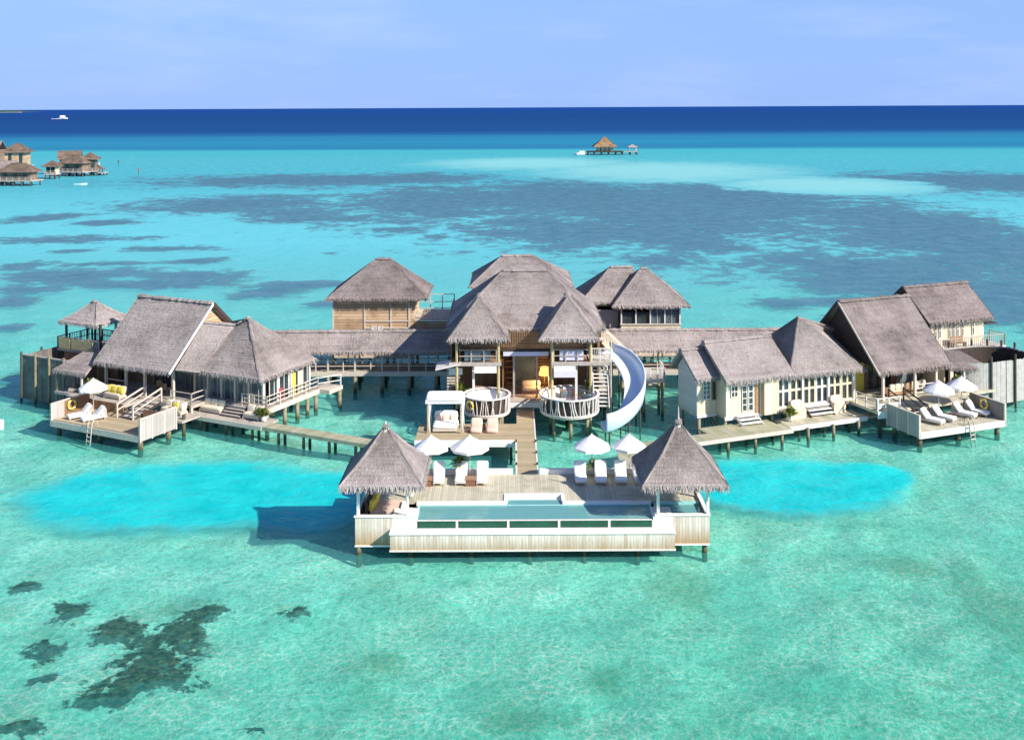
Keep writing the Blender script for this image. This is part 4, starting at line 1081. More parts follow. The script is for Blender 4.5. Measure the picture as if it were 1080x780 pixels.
m = MB(); hip_roof(m, -18.9, -8.5, 104.4, 112.4, 7.75, -14.2, -12.7, 108.4, 108.4, 11.3); m.build('roof', 'thatch_brown', bl)
m = MB(); m.box(-10.0, -6.2, 105.4, 110.5, 5.45, 5.65); m.build('terrace_floor', 'palewood', bl)
wall(bl, (-9.98, 105.5), (-6.3, 105.5), 1.95, 5.4, 'bamboo')
rail(bl, (-10.0, 105.45, 0), (-6.2, 105.45, 0), 5.65, 1.1, 2, 1.9, 'palewood', .16); rail(bl, (-6.25, 105.45, 0), (-6.25, 110.4, 0), 5.65, 1.1, 2, 1.9, 'palewood', .2); rail(bl, (-10.0, 110.4, 0), (-6.2, 110.4, 0), 5.65, 1.6, 2, 1.3, 'palewood')
piles(bl, [(x, y) for x in (-18, -15.3, -12.7, -10.2, -6.5) for y in (105.5, 111.2)], -2, 1.8, 'pile_d', .15)
# ------------------------------------------------------------------ back pavilion on the right
br = thing('window_house', 'thatched house with a band of windows behind the right covered walkway', 'house', (13.4, 108, 0))
bx('floor', 'deck_grey', br, 7.6, 17.0, 105.2, 111.6, 1.7, 1.95)
m = MB(); m.box(10.9, 16.9, 105.3, 105.45, 1.95, 5.0); m.build('wall', 'cream', br)
wall(br, (16.85, 105.45), (16.85, 111.5), 1.95, 7.1, 'cream'); wall(br, (7.8, 111.5), (16.85, 111.5), 1.95, 7.1, 'brown'); wall(br, (10.95, 105.45), (10.95, 111.5), 1.95, 5.0, 'brown')
for i in range(4):
    x = 10.95 + i * 1.46
    post(br, (x, 105.35, 5.0), (x, 105.35, 7.2), 'whitewash', 'post', .14)
    f = bx('window', 'glassblue' if i > 1 else 'glassdark', br, x + .12, x + 1.34, 105.5, 105.53, 5.05, 6.9 if i > 1 else 6.2)
    bx('mullion', 'whitewash', f, x + .70, x + .74, 105.46, 105.5, 5.05, 6.9) if i > 1 else None
post(br, (16.85, 105.35, 5.0), (16.85, 105.35, 7.2), 'whitewash', 'post', .14)
bx('sill', 'palewood', br, 10.8, 17.0, 105.2, 105.3, 4.95, 5.08)
m = MB(); m.bar((10.9, 105.3, 4.2), (16.9, 105.3, 4.2), .08); m.build('ledge', 'palewood', br)
wall(br, (8.0, 106.6), (10.8, 106.6), 1.95, 4.3, 'brown'); bx('screen', 'greywood', br, 8.2, 10.7, 106.2, 106.3, 4.5, 6.3); wall(br, (7.9, 105.4), (7.9, 111.4), 1.95, 6.9, 'brown')
for x in (8.1, 10.75): post(br, (x, 105.5, 1.95), (x, 105.5, 7.0), 'darkwood', 'post', .16)
m = MB(); hip_roof(m, 9.9, 17.9, 104.6, 112.2, 6.85, 13.3, 13.9, 108.4, 108.4, 10.2); m.build('roof', 'thatch', br)
m = MB(); hip_roof(m, 6.7, 13.5, 105.8, 114, 7.0, 10.3, 12.6, 110, 110, 10.1); m.build('side_roof', 'thatch', br)
piles(br, [(x, y) for x in (8, 11, 14, 16.7) for y in (105.5, 111.2)], -2, 1.8, 'pile_d', .15)
# ------------------------------------------------------------------ left villa
LF = Frame(-29.45, 82.06, 0, R(-26.5))
RF = Frame(31.98, 82.05, 0, R(21.0))

def ladder(F, x, label):
    t = thing('ladder', label, 'ladder', (x, 0, 0), F, 'swim ladders on the sun decks')
    for d in (-.22, .22):
        m = MB(); m.tube([(x + d, .35, 1.2), (x + d, .3, 1.75), (x + d, -.05, 1.85), (x + d, -.22, 1.5), (x + d, -.45, -.5)], .045, 7); m.build('rail', 'palewood', t, True)
    for k in range(5):
        m = MB(); m.bar((x - .22, -.25 - .05 * k, 1.25 - .33 * k), (x + .22, -.25 - .05 * k, 1.25 - .33 * k), .07); m.build('rung', 'palewood', t)
    return t
def sofa(F, x, y, z, w, rz, label, group, mt='cushion', arms='palewood'):
    t = thing('sofa', label, 'sofa', (x, y, z), F, group, rz); BASE[t] = Vector((0, 0, 0))
    bx('base', arms, t, -w, w, -.38, .42, .12, .3)
    for a in (-w, w - .08):
        for b in (-.38, .34): bx('leg', arms, t, a, a + .08, b, b + .08, 0, .119)
    m = MB(); m.soft((0, -.02, .42), w, .4, .13, p=.22); m.build('seat_cushion', mt, t, True)
    n = max(2, round(w / .35))
    for i in range(n):
        m = MB(); m.soft((-w + (2 * w) * (i + .5) / n, .32, .72), w / n * .95, .13, .32, 0, R(-10)); m.build('back_cushion', mt, t, True)
    return t
def pillow(F, x, y, z, mt, label, group, s=.3, rz=0.0):
    m = MB(); m.soft((0, 0, 0), s, s * .45, s * .9, 0, R(-15)); c = m.build('throw_pillow', mt, None, True)
    c.location = F.p((x, y, z)); c.rotation_euler = (0, 0, F.a + rz)
    return tag(c, label, 'cushion', group)
GD = 'white loungers on the villa sun decks'
def sundeck(F, x0, x1, D, mirror, label, wallmat, inmat, name='sun_deck', floor='deck_tan'):
    """fenced sun deck over the water: open to the front, boarded to its sides"""
    t = thing(name, label, 'deck', ((x0 + x1) / 2, D / 2, 0), F)
    bx('floor', floor, t, x0 + .06, x1 - .06, .1, D, 1.05, 1.2)
    bx('fascia', 'whitewash' if mirror else 'palewood', t, x0, x1, 0, .1, .72, 1.21)
    m = MB(); m.box(x0 + .1, x1 - .1, .12, D, .75, 1.04); m.build('underframe', 'darkwood', t)
    for x in (x0, x1):
        out = -1 if x == x0 else 1
        bx('side_wall', wallmat, t, x - .05, x + .05, .1, D, .8, 2.52)
        bx('top_rail', 'palewood', t, x - .09, x + .09, .0, D, 2.523, 2.6)
        for k in range(4):
            y = .0 + D * k / 3; bx('wall_post', 'palewood', t, x - .085, x + .085, y - .07 + (.07 if k == 0 else 0), y + .07 + (.07 if k == 0 else 0), .74, 2.515)
    piles(t, [(x0 + .4, .5), (x1 - .4, .5), (x0 + .4, D - .4), (x1 - .4, D - .4), ((x0 + x1) / 2, .6), ((x0 + x1) / 2, D - .4)], -1.9, .76, 'pile', .2)
    return t

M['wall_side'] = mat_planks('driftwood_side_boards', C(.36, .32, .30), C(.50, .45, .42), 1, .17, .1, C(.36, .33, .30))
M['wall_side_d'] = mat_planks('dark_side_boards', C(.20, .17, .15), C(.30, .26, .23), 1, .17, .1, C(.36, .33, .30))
sd = sundeck(LF, -10, 0, 3.9, False, 'tan sun deck with boarded side walls in front of the left villa', 'wall_side', 'brown')
bx('step', 'deck_y', sd, -9.8, -.2, .12, .5, 1.2, 1.3)
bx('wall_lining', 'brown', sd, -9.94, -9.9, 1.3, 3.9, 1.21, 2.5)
bx('back_wall', 'brown', sd, -9.9, -5.9, 3.9, 3.98, 1.2, 2.0); bx('back_wall', 'brown', sd, -3.6, -.06, 3.9, 3.98, 1.2, 1.9)
ladder(LF, -5.2, 'pale swim ladder at the front of the left villa sun deck')
lifebuoy(LF, (-9.78, 1.95, 2.05), R(-90), 'yellow lifebuoy on the dark side wall of the left villa sun deck')
lounger(LF, (-8.35, 1.55, 1.2), R(-22), 'white lounger under the parasol on the left villa sun deck', GD)
lounger(LF, (-6.75, 1.55, 1.2), R(-22), 'white lounger nearer the stairs on the left villa sun deck', GD)
parasol(LF, (-8.3, 2.9, 1.2), 'cream parasol over the loungers on the left villa sun deck', 'parasols on the villa sun decks', .2, .95)

lv = thing('overwater_villa', 'left villa with a big thatched gable roof joined to a lower hipped roof', 'villa', (-4, 11, 0), LF)
ZF = 1.95
bx('floor', 'deck_grey', lv, -13.0, -2.8, 6.2, 16, 1.72, ZF); bx('floor', 'deck_grey', lv, -2.8, 5.9, 8.1, 15.2, 1.72, ZF - .003)
bx('terrace', 'deck_grey', lv, -12.9, -5.9, 4.0, 6.2, 1.7, ZF - .006)
bx('floor_edge', 'palewood', lv, -5.7, -2.72, 6.1, 6.2, 1.6, ZF + .02); bx('floor_edge', 'palewood', lv, -2.8, 5.95, 8.0, 8.1, 1.55, ZF + .02); bx('floor_edge', 'palewood', lv, 5.9, 6.0, 8.1, 15.2, 1.55, ZF + .02)
bx('low_terrace', 'deck_grey', lv, -3.55, .6, 4.0, 6.1, 1.22, 1.38)
# gable wing
wall(lv, (-12.6, 10.0), (-2.9, 10.0), ZF, 4.9, 'brown'); wall(lv, (-12.6, 7.2), (-12.6, 16), ZF, 4.6, 'brown'); wall(lv, (-12.6, 15.6), (-2.8, 15.6), ZF, 4.8, 'brown')
for x in (-11.2, -8.75, -6.5, -3.2): post(lv, (x, 6.9, ZF), (x, 6.9, 5.7), 'palewood', 'post', .2)
for x, mt in ((-8.4, 'glassdark'), (-6.0, 'glassblue')):
    window(lv, (x, 9.93, ZF), (1, 0, 0), 2.0, 2.3, 3, 1, 'brownmid', mt)
rail(lv, (-11.2, 6.9, 0), (-8.75, 6.9, 0), ZF, 1.0, 2, 2.5, 'palewood')
m = MB(); m.poly([(-2.9, 6.2, 4.7), (-2.9, 15.9, 4.7), (-2.9, 11.0, 9.35)], (-.1, 0, 0)); m.build('gable_wall', 'bamboo', lv)
m = MB(); gable_roof(m, -11.4, -2.45, 5.5, 16.8, 4.5, 4.35, 11.0, 9.65, flen=.36); m.build('gable_roof', 'thatch', lv)
m = MB()
m.bar((-2.40, 5.6, 4.55), (-2.40, 11.0, 9.6), .08, .2); m.build('bargeboard', 'whitewash', lv)
m = MB(); m.bar((-2.40, 16.8, 4.3), (-2.40, 11.05, 9.6), .08, .3); m.build('bargeboard', 'darkwood', lv)
# hipped wing
m = MB(); slope(m, (-2.8, 7.35, 4.4), (5.95, 7.35, 4.4), (1.45, 11.2, 8.65), (-.2, 11.2, 7.75), flen=.36); slope(m, (5.95, 7.35, 4.4), (5.95, 15.2, 4.5), (1.45, 11.2, 8.65), (1.45, 11.2, 8.65), flen=.36)
slope(m, (-2.45, 6.35, 4.75), (-.6, 7.3, 4.5), (.1, 11.1, 7.95), (-2.45, 9.85, 8.2), fringe=False)
slope(m, (5.95, 15.2, 4.5), (-2.8, 15.2, 4.4), (-3.2, 11.2, 7.5), (1.45, 11.2, 8.65))
ridge(m, (-2.4, 9.9, 8.15), (.1, 11.1, 7.95)); ridge(m, (.1, 11.1, 7.95), (1.45, 11.2, 8.65)); ridge(m, (5.95, 7.35, 4.4), (1.45, 11.2, 8.65), .1); ridge(m, (5.95, 15.2, 4.5), (1.45, 11.2, 8.65), .1)
m.build('hip_roof', 'thatch', lv)
for i in range(5):
    x = -2.5 + i * 1.5
    window(lv, (x, 9.2, ZF), (1, 0, 0), 1.42, 2.5, 2, 1, 'greywood', 'glassblue')
    post(lv, (x, 8.75, ZF), (x, 8.75, 5.6), 'palewood', 'post', .15)
for i in range(4): window(lv, (5.2, 9.3 + i * 1.3, ZF), (0, 1, 0), 1.22, 2.4, 2, 1, 'whitewash', 'glassdark')
for y in (8.4, 10.2, 12.0, 14.6): post(lv, (5.35, y, ZF), (5.35, y, 4.6), 'whitewash', 'post', .16)
for k, (y, mt) in enumerate(((10.2, 'red'), (12.0, 'yellow'), (13.0, 'palewood'))): bx('curtain', mt, lv, 5.26, 5.31, y + .2, y + .75, ZF + .05, ZF + (1.1 if k == 0 else 2.0))
rail(lv, (-2.9, 6.3, 0), (-.6, 6.3, 0), ZF, 1.0, 2, 2.3, 'palewood'); rail(lv, (-.6, 6.3, 0), (-.6, 8.1, 0), ZF, 1.0, 2, 1.8, 'palewood')
bx('floor', 'deck_grey', lv, -2.8, -.5, 6.25, 8.0, 1.71, ZF - .005)
post(lv, (-.6, 6.3, 1.2), (-.6, 6.3, 1.95), 'palewood', 'post', .2)
rail(lv, (3.3, 8.15, 0), (5.9, 8.15, 0), ZF, 1.05, 3, 1.3, 'palewood'); rail(lv, (5.9, 8.15, 0), (5.9, 15.1, 0), ZF, 1.05, 3, 1.75, 'palewood')
rail(lv, (5.9, 15.1, 0), (7.0, 17.0, 0), ZF, 1.0, 2, 1.6, 'whitewash'); bx('side_landing', 'palewood', lv, 5.2, 7.1, 15.2, 17.2, 1.6, ZF - .002)
wall(lv, (-2.8, 14.9), (5.2, 14.9), ZF, 4.9, 'brown')
piles(lv, [(5.75, y) for y in (8.4, 10.7, 12.4, 13.8, 15)] + [(6.9, 17)], -1.9, 1.72, 'pile', .17)
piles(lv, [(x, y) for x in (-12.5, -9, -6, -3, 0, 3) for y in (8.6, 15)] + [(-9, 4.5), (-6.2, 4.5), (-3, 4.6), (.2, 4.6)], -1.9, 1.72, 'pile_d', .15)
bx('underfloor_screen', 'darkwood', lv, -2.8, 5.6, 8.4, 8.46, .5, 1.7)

ss = thing('deck_stairs', 'weathered stairs with twin handrails up from the left villa sun deck', 'stairs', (-4.75, 4.6, 1.2), LF)
stairs(ss, -5.6, -3.9, 3.1, 1.2, 6.1, ZF, 5, 'greywood')
for x in (-5.65, -3.85):
    m = MB(); m.bar((x, 3.0, 1.2), (x, 3.0, 2.3), .12); m.bar((x, 6.15, ZF), (x, 6.15, 3.1), .12); m.bar((x, 2.95, 2.3), (x, 6.2, 3.1), .1, .12); m.bar((x, 3.0, 1.8), (x, 6.15, 2.6), .07, .1)
    m.build('handrail', 'palewood', ss)
GY = 'yellow cushions around the left villa terrace'
sofa(LF, -8.3, 5.2, ZF, .95, 0, 'low cream sofa with yellow cushions behind the left villa sun deck', 'cream sofas at the left villa', 'cushion')
for k, (x, lab) in enumerate(((-8.9, 'yellow cushion at the left end of the sofa behind the left sun deck'), (-8.2, 'yellow cushion in the middle of the sofa behind the left sun deck'), (-7.5, 'yellow cushion at the stairs end of the sofa behind the left sun deck'))): pillow(LF, x, 5.1, ZF + .8, 'yellow', lab, GY, .36)
sofa(LF, -1.7, 5.4, 1.38, 1.15, 0, 'low cream sofa on the small terrace right of the left villa deck stairs', 'cream sofas at the left villa')
pillow(LF, -1.15, 5.15, 1.38 + .75, 'yellow', 'yellow cushion at the right end of the sofa right of the deck stairs', GY, .34); pillow(LF, -.7, 5.2, 1.38 + .75, 'cushion', 'cream cushion beside the yellow one on the small terrace sofa', None, .32)
chair('dark wooden chair at the post of the left villa verandah', -5.2, 8.2, ZF, R(170), 'brownmid', 'chairs on the left villa verandah', 'cushion', LF)
chair('dark wooden chair deeper in the left villa verandah by the glass', -6.6, 8.8, ZF, R(200), 'brownmid', 'chairs on the left villa verandah', 'cushion', LF)

# lower deck and the long walkway to the pool
lw = thing('boardwalk', 'grey boardwalk running from the left villa towards the pool deck', 'walkway', (8, 6.8, 0), LF)
bx('deck', 'deck_grey', lw, -1.3, 7.0, 6.25, 8.35, 1.08, 1.22); bx('walkway', 'deck_olive', lw, 7.0, 22.0, 6.3, 7.5, 1.06, 1.2)
bx('edge_beam', 'palewood', lw, -1.3, 7.0, 6.13, 6.25, .9, 1.23); bx('edge_beam', 'deck_olive', lw, 7.0, 22.0, 6.2, 6.3, .92, 1.21)
m = MB(); m.poly([(21.0, 6.3, 1.07), (22.2, 7.4, 1.07), (26.5, -1.5, 1.07), (25.3, -2.0, 1.07)], (0, 0, .128)); m.build('walkway', 'deck_olive', lw)
piles(lw, [(x, y) for x in (.2, 3, 5.8, 8.5, 11, 13.5, 16, 18.5, 21) for y in (6.5, 7.3)], -1.9, 1.05, 'pile', .12)
es = thing('entry_steps', 'wide grey steps between two cream sofas at the left villa', 'steps', (2.8, 8, 1.2), LF)
stairs(es, 1.9, 3.9, 7.1, 1.22, 8.1, ZF, 4, 'greywood')
sofa(LF, .55, 7.6, 1.22, 1.15, 0, 'cream sofa left of the wide entry steps at the left villa', 'cream sofas at the left villa', 'cushion')
sofa(LF, 4.95, 7.6, 1.22, .85, 0, 'cream sofa right of the wide entry steps at the left villa', 'cream sofas at the left villa', 'cushion')
plant(LF, (6.25, 7.4, 1.22), 'yellow-green plant in a white pot at the corner of the left villa boardwalk', None, 1.15)
plant(LF, (5.55, 7.75, 1.22), 'leafy plant in a pot close behind the sofa at the left villa corner', None, 1.0)

# lookout gazebo with bamboo screens
gz = thing('lookout_gazebo', 'small raised lookout gazebo with thatched roof left of the left villa gable', 'gazebo', (-18, 11, 0), LF)
bx('floor', 'deck_grey', gz, -20.2, -14.6, 9.2, 13.4, 4.1, 4.3)
for x in (-19.4, -16.6, -14.9):
    for y in (9.6, 13.0): post(gz, (x, y, 4.3), (x, y, 6.9), 'darkwood' if y < 10 or x < -19 else 'palewood', 'post', .17)
m = MB(); hip_roof(m, -20.1, -14.9, 9.0, 13.8, 6.75, -17.7, -17.3, 11.3, 11.3, 8.6, sag=.12); m.build('roof', 'thatch', gz)
rail(gz, (-20.15, 9.25, 0), (-14.7, 9.25, 0), 4.3, 1.1, 2, 1.35, 'greywood', .2); rail(gz, (-20.15, 9.25, 0), (-20.15, 13.3, 0), 4.3, 1.1, 2, 1.35, 'darkwood', .2); rail(gz, (-20.15, 13.3, 0), (-14.7, 13.3, 0), 4.3, 1.1, 2, 1.35, 'darkwood', .2)
for x0, x1 in ((-19.9, -18.4), (-18.2, -16.8), (-16.7, -15.4)): bx('bamboo_screen', 'yellowpole', gz, x0, x1, 9.12, 9.16, 4.35, 5.3)
m = MB(); m.box(-19.6, -14.8, 9.5, 13.1, 1.8, 4.08); m.build('store_room', 'brown', gz)
piles(gz, [(x, y) for x in (-19.9, -17.3, -14.9) for y in (9.6, 13)], -2, 4.1, 'pile_d', .16)
def stool(label, F, x, y, z, g):
    t = thing('stool', label, 'stool', (x, y, z), F, g)
    m = MB(); m.lathe((x, y, z), [(.2, 0), (.16, .2), (.2, .42), (0, .42)], 10); m.build('base', 'brownmid', t); m = MB(); m.lathe((x, y, z + .421), [(.2, 0), (.2, .06), (0, .07)], 10); m.build('pad', 'cushion', t)
stool('small stool behind the bamboo screens of the lookout gazebo', LF, -16.2, 10.8, 4.3, None)

# bathroom court fence and lean-to
fc = thing('privacy_fence', 'tall dark board fence standing in the water left of the left villa', 'fence', (-18, 8, 0), LF)
m = MB(); m.box(-21.0, -14.2, 6.05, 6.15, .2, 4.2); m.build('boards', 'fence_dark', fc)
m = MB(); m.box(-21.05, -20.95, 6.16, 12.2, .2, 4.2); m.build('boards', 'fence_dark_y', fc); m = MB(); m.box(-20.9, -19.7, 12.2, 12.3, .2, 4.2); m.build('boards', 'fence_dark', fc)
for x, y in ((-21.1, 5.97), (-19.2, 5.97), (-17.4, 5.97), (-15.5, 5.97), (-21.12, 8.2), (-21.12, 10.3), (-21.12, 12.2)): post(fc, (x, y, -1.9), (x, y, 4.5), 'pile' if x > -20 else 'pile_d', 'post', .22, True)
bx('top_rail', 'greywood', fc, -21.06, -14.2, 6.0, 6.2, 4.203, 4.3)
bx('floor', 'deck_grey', fc, -20.8, -14.3, 6.2, 9.2, 1.6, 1.75)
lt = thing('lean_to', 'low thatched lean-to roof between the dark fence and the left villa gable', 'canopy', (-13.2, 6.5, 1.9), LF)
m = MB()
slope(m, (-15.5, 4.55, 3.65), (-11.3, 4.55, 3.7), (-12.3, 7.4, 5.0), (-14.6, 7.4, 4.85)); slope(m, (-15.5, 9.2, 3.65), (-15.5, 4.55, 3.65), (-14.6, 7.4, 4.85), (-14.6, 7.4, 4.85))
slope(m, (-11.3, 9.6, 3.7), (-15.5, 9.6, 3.65), (-14.6, 7.4, 4.85), (-12.3, 7.4, 5.0), fringe=False)
m.build('roof', 'thatch', lt)
for x in (-15.1, -12.0): post(lt, (x, 4.9, 1.7 if x > -13 else -1.9), (x, 4.9, 3.85), 'pile' if x < -13 else 'palewood', 'post', .16)
wall(lt, (-15.0, 8.6), (-11.6, 8.6), 1.9, 3.9, 'brown', name='back_wall')
bx('floor', 'deck_grey', lt, -15.2, -13.0, 4.7, 9, 1.66, 1.9)
plant(LF, (-11.6, 5.6, 1.9), 'green plant in a pot at the lean-to behind the parasol', None, 1.3)
bx('bar_counter', 'yellow', lt, -12.9, -11.9, 6.3, 6.7, 1.9, 2.9)

# ------------------------------------------------------------------ right villa
sd = sundeck(RF, 0, 8.8, 3.7, True, 'pale sun deck with grey boarded side walls in front of the right villa', 'wall_side', 'brown', floor='deck')
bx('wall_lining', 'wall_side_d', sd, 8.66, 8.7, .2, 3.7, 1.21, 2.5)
ladder(RF, 5.0, 'pale swim ladder at the front of the right villa sun deck')
lifebuoy(RF, (8.56, 2.0, 2.05), R(90), 'yellow lifebuoy on the grey side wall of the right villa sun deck')
for x, y, lab in ((2.75, 1.75, 'white lounger at the left end of the right villa sun deck'), (4.2, 2.0, 'white lounger under the left parasol on the right villa sun deck'), (6.5, 2.1, 'white lounger between the two parasols on the right villa sun deck'), (7.9, 2.15, 'white lounger under the yellow lifebuoy on the right villa sun deck')):
    lounger(RF, (x, y, 1.2), R(21), lab, GD)
for k, x in enumerate((3.55, 5.4, 7.25)):
    t = thing('side_table', ['low dark table between the two left loungers on the right sun deck', 'low dark table under the parasols midway along the right sun deck', 'low dark table between the two right loungers on the right sun deck'][k], 'side table', (x, 1.5, 1.2), RF, 'dark tables on the right sun deck')
    bx('table_top', 'darkwood', t, x - .2, x + .2, 1.2, 1.9, 1.5, 1.56)
    for a in (-.17, .13):
        for b in (1.23, 1.83): bx('leg', 'darkwood', t, x + a, x + a + .04, b, b + .04, 1.2, 1.5)
parasol(RF, (4.6, 2.9, 1.2), 'white parasol nearer the stair rails on the right villa sun deck', 'parasols on the villa sun decks', .1, 1.02)
parasol(RF, (7.3, 3.2, 1.2), 'white parasol nearer the yellow lifebuoy on the right villa sun deck', 'parasols on the villa sun decks', .3, 1.0)

rv = thing('overwater_villa', 'right villa with stepped cream bath wing, peaked roof and big thatched gable', 'villa', (-3, 10, 0), RF)
bx('floor', 'deck', rv, -.9, 9.2, 6.0, 16, 1.72, ZF); bx('floor', 'deck_grey', rv, -9.4, -.9, 7.2, 15.4, 1.72, ZF - .003); bx('floor', 'deck_grey', rv, -14.75, -9.4, 9.0, 12.2, 1.6, 1.8); bx('floor', 'deck_grey', rv, -12.95, -9.4, 7.7, 9.0, 1.6, 1.8)
bx('terrace', 'deck', rv, -.9, 9.4, 3.75, 6.0, 1.72, ZF - .006)
bx('terrace_edge', 'white', rv, -.95, 0, 3.65, 3.75, 1.4, ZF)
# bath wing
wall(rv, (-14.7, 9.0), (-14.7, 12.0), 1.8, 5.2, 'wall_y', name='end_wall')
m = MB(); m.poly([(-14.76, 8.95, 5.2), (-14.76, 12.0, 5.2), (-14.76, 10.9, 6.35)], (.12, 0, 0)); m.build('end_wall', 'wall_y', rv)
wall(rv, (-14.64, 9.05), (-12.95, 9.05), 1.8, 5.1, 'cream'); wall(rv, (-12.9, 7.75), (-12.9, 9.0), 1.8, 4.9, 'cream'); wall(rv, (-12.95, 7.7), (-9.5, 7.7), 1.8, 4.9, 'cream'); wall(rv, (-14.6, 12.0), (-8, 12.0), 1.8, 5.2, 'cream')
bx('wall', 'cream', rv, -9.5, -8.1, 7.15, 7.3, 1.7, 4.9); bx('wall', 'yellowpole', rv, -9.56, -9.44, 7.3, 7.7, 1.7, 4.9)
bx('skirting', 'whitewash', rv, -14.78, -12.9, 8.9, 9.0, 1.55, 1.8); bx('skirting', 'whitewash', rv, -13.0, -9.4, 7.58, 7.68, 1.5, 1.8)
m = MB(); m.poly([(-12.96, 7.7, 4.9), (-12.96, 11.6, 4.9), (-12.96, 10.5, 6.9)], (.1, 0, 0)); m.build('gable_wall', 'brown', rv)
m = MB(); gable_roof(m, -15.2, -12.6, 8.2, 12.8, 4.75, 4.9, 10.9, 6.75); m.build('porch_roof', 'thatch', rv)
m = MB(); gable_roof(m, -13.25, -6.6, 6.75, 14.0, 4.65, 4.65, 10.5, 7.3, flen=.4); m.build('wing_roof', 'thatch', rv)
window(rv, (-14.2, 8.99, 3.0), (1, 0, 0), .65, 1.5, 2, 4, 'whitewash', 'glassblue'); window(rv, (-13.35, 8.99, 2.9), (1, 0, 0), .35, 1.5, 1, 1, 'brownmid', 'glassdark')
window(rv, (-12.4, 7.63, 3.35), (1, 0, 0), .6, 1.3, 2, 3, 'whitewash', 'glassdark')
for x in (-11.35, -10.75): window(rv, (x, 7.63, 2.1), (1, 0, 0), .42, 2.6, 1, 5, 'whitewash', 'glassdark')
bx('door', 'brownmid', rv, -10.1, -9.6, 7.57, 7.63, 1.85, 4.3)
for x in (-12.8, -9.6): bx('wall_post', 'white', rv, x - .08, x + .08, 7.56, 7.64, 1.8, 4.8)
sp = thing('entry_steps', 'short white steps below the lattice windows of the right villa bath wing', 'steps', (-11, 7, 1.2), RF)
stairs(sp, -12.0, -10.1, 6.55, 1.2, 7.5, 1.85, 3, 'white', 'whitewash')
# main hipped room with lattice glass front
for i in range(6):
    x = -7.95 + i * 1.3
    window(rv, (x, 7.75, ZF + .05), (1, 0, 0), 1.2, 2.65, 2, 2, 'cream' if i % 3 else 'whitewash', 'glassdark', bar=.17)
for x in (-8.05, -5.45, -2.85, -.2): post(rv, (x, 7.6, ZF), (x, 7.6, 4.9), 'whitewash', 'post', .2)
bx('sill_beam', 'whitewash', rv, -8.1, -.1, 7.5, 7.66, ZF - .2, ZF + .05)
wall(rv, (-.1, 7.8), (-.1, 15), ZF, 4.6, 'cream'); wall(rv, (-8, 15), (-.1, 15), ZF, 4.6, 'cream'); wall(rv, (-8.05, 12), (-8.05, 15), ZF, 4.6, 'cream')
m = MB()
e0, e1, ya, yb, zp = -6.9, .72, 6.95, 14.8, 8.7
slope(m, (e0 - .3, ya, 4.5), (e1, ya, 4.42), (-3.6, 10.6, zp), (-3.6, 10.6, zp), flen=.36); slope(m, (e1, ya, 4.42), (e1, yb, 4.5), (.9, 11.6, 7.2), (-3.6, 10.6, zp), fringe=False)
slope(m, (-.2, 7.75, 4.9), (e1, ya, 4.42), (.9, 13.4, 7.05), (-3.3, 10.7, 8.5), fringe=False)
slope(m, (e0 - .3, yb, 4.5), (e0 - .3, ya, 4.5), (-3.6, 10.6, zp), (-3.6, 10.6, zp)); slope(m, (e1, yb, 4.5), (e0 - .3, yb, 4.5), (-3.6, 10.6, zp), (.9, 11.6, 7.2))
ridge(m, (e1, ya, 4.42), (-3.6, 10.6, zp), .1); ridge(m, (e0 - .3, ya, 4.5), (-3.6, 10.6, zp), .1)
m.build('peaked_roof', 'thatch', rv)
# big gable
for x in (1.7, 5.1, 7.4, 9.0): post(rv, (x, 6.2, ZF), (x, 6.2, 4.55), 'palewood', 'post', .2)
wall(rv, (.9, 9.6), (9.1, 9.6), ZF, 4.9, 'brown'); wall(rv, (9.1, 7), (9.1, 16), ZF, 4.9, 'cream'); wall(rv, (1, 15.8), (9.1, 15.8), ZF, 4.9, 'cream')
bx('wall', 'yellow', rv, .9, 2.4, 9.45, 9.52, ZF, 4.4)
window(rv, (2.8, 9.53, ZF), (1, 0, 0), 2.6, 2.3, 4, 1, 'brownmid', 'glassdark'); window(rv, (6.0, 9.53, ZF), (1, 0, 0), 2.6, 2.3, 4, 1, 'brownmid', 'glassblue')
m = MB(); m.poly([(1.35, 6.6, 4.7), (1.35, 15.6, 4.7), (1.35, 11.0, 9.2)], (.1, 0, 0)); m.build('gable_wall', 'darkwood', rv)  # shade of this gable end is put into its dark colour
m = MB(); gable_roof(m, .95, 8.75, 5.55, 16.5, 4.3, 4.3, 11.0, 9.6, flen=.36); m.build('gable_roof', 'thatch_brown', rv)
m = MB(); m.bar((.88, 5.6, 4.3), (.88, 11, 9.55), .08, .16); m.build('bargeboard', 'palewood', rv)
m = MB(); m.bar((.88, 16.5, 4.2), (.88, 11.05, 9.55), .08, .25); m.build('bargeboard', 'darkwood', rv)
rail(rv, (5.1, 6.2, 0), (7.4, 6.2, 0), ZF, 1.0, 3, 2.3, 'whitewash'); rail(rv, (-.85, 4.0, 0), (-.85, 6.5, 0), ZF, 1.0, 2, 1.3, 'palewood'); rail(rv, (-.85, 3.85, 0), (1.4, 3.85, 0), ZF, 1.0, 2, 1.1, 'whitewash')
bx('rail_panel', 'whitewash', rv, -.75, 1.35, 3.9, 3.94, ZF + .15, ZF + .55)
piles(rv, [(-14.5, 9.15), (-14.5, 11.8), (-12.8, 7.9), (-8.6, 7.4), (-12.8, 9.2)], -1.9, 1.7, 'pile', .15); piles(rv, [(x, y) for x in (-10.5, -7, -3.5, -.5, 3, 6, 9) for y in (8.2, 15)] + [(-.5, 4), (4, 5), (9, 5)], -1.9, 1.7, 'pile_d', .15)
m = MB()
for i in range(4): m.bar((-13.9 + i * .3, 9.3 + i * .3, 1.55), (-12.8 + i * .25, 11 - .2 * i, .2), .07)
m.build('cross_brace', 'pile_d', rv)
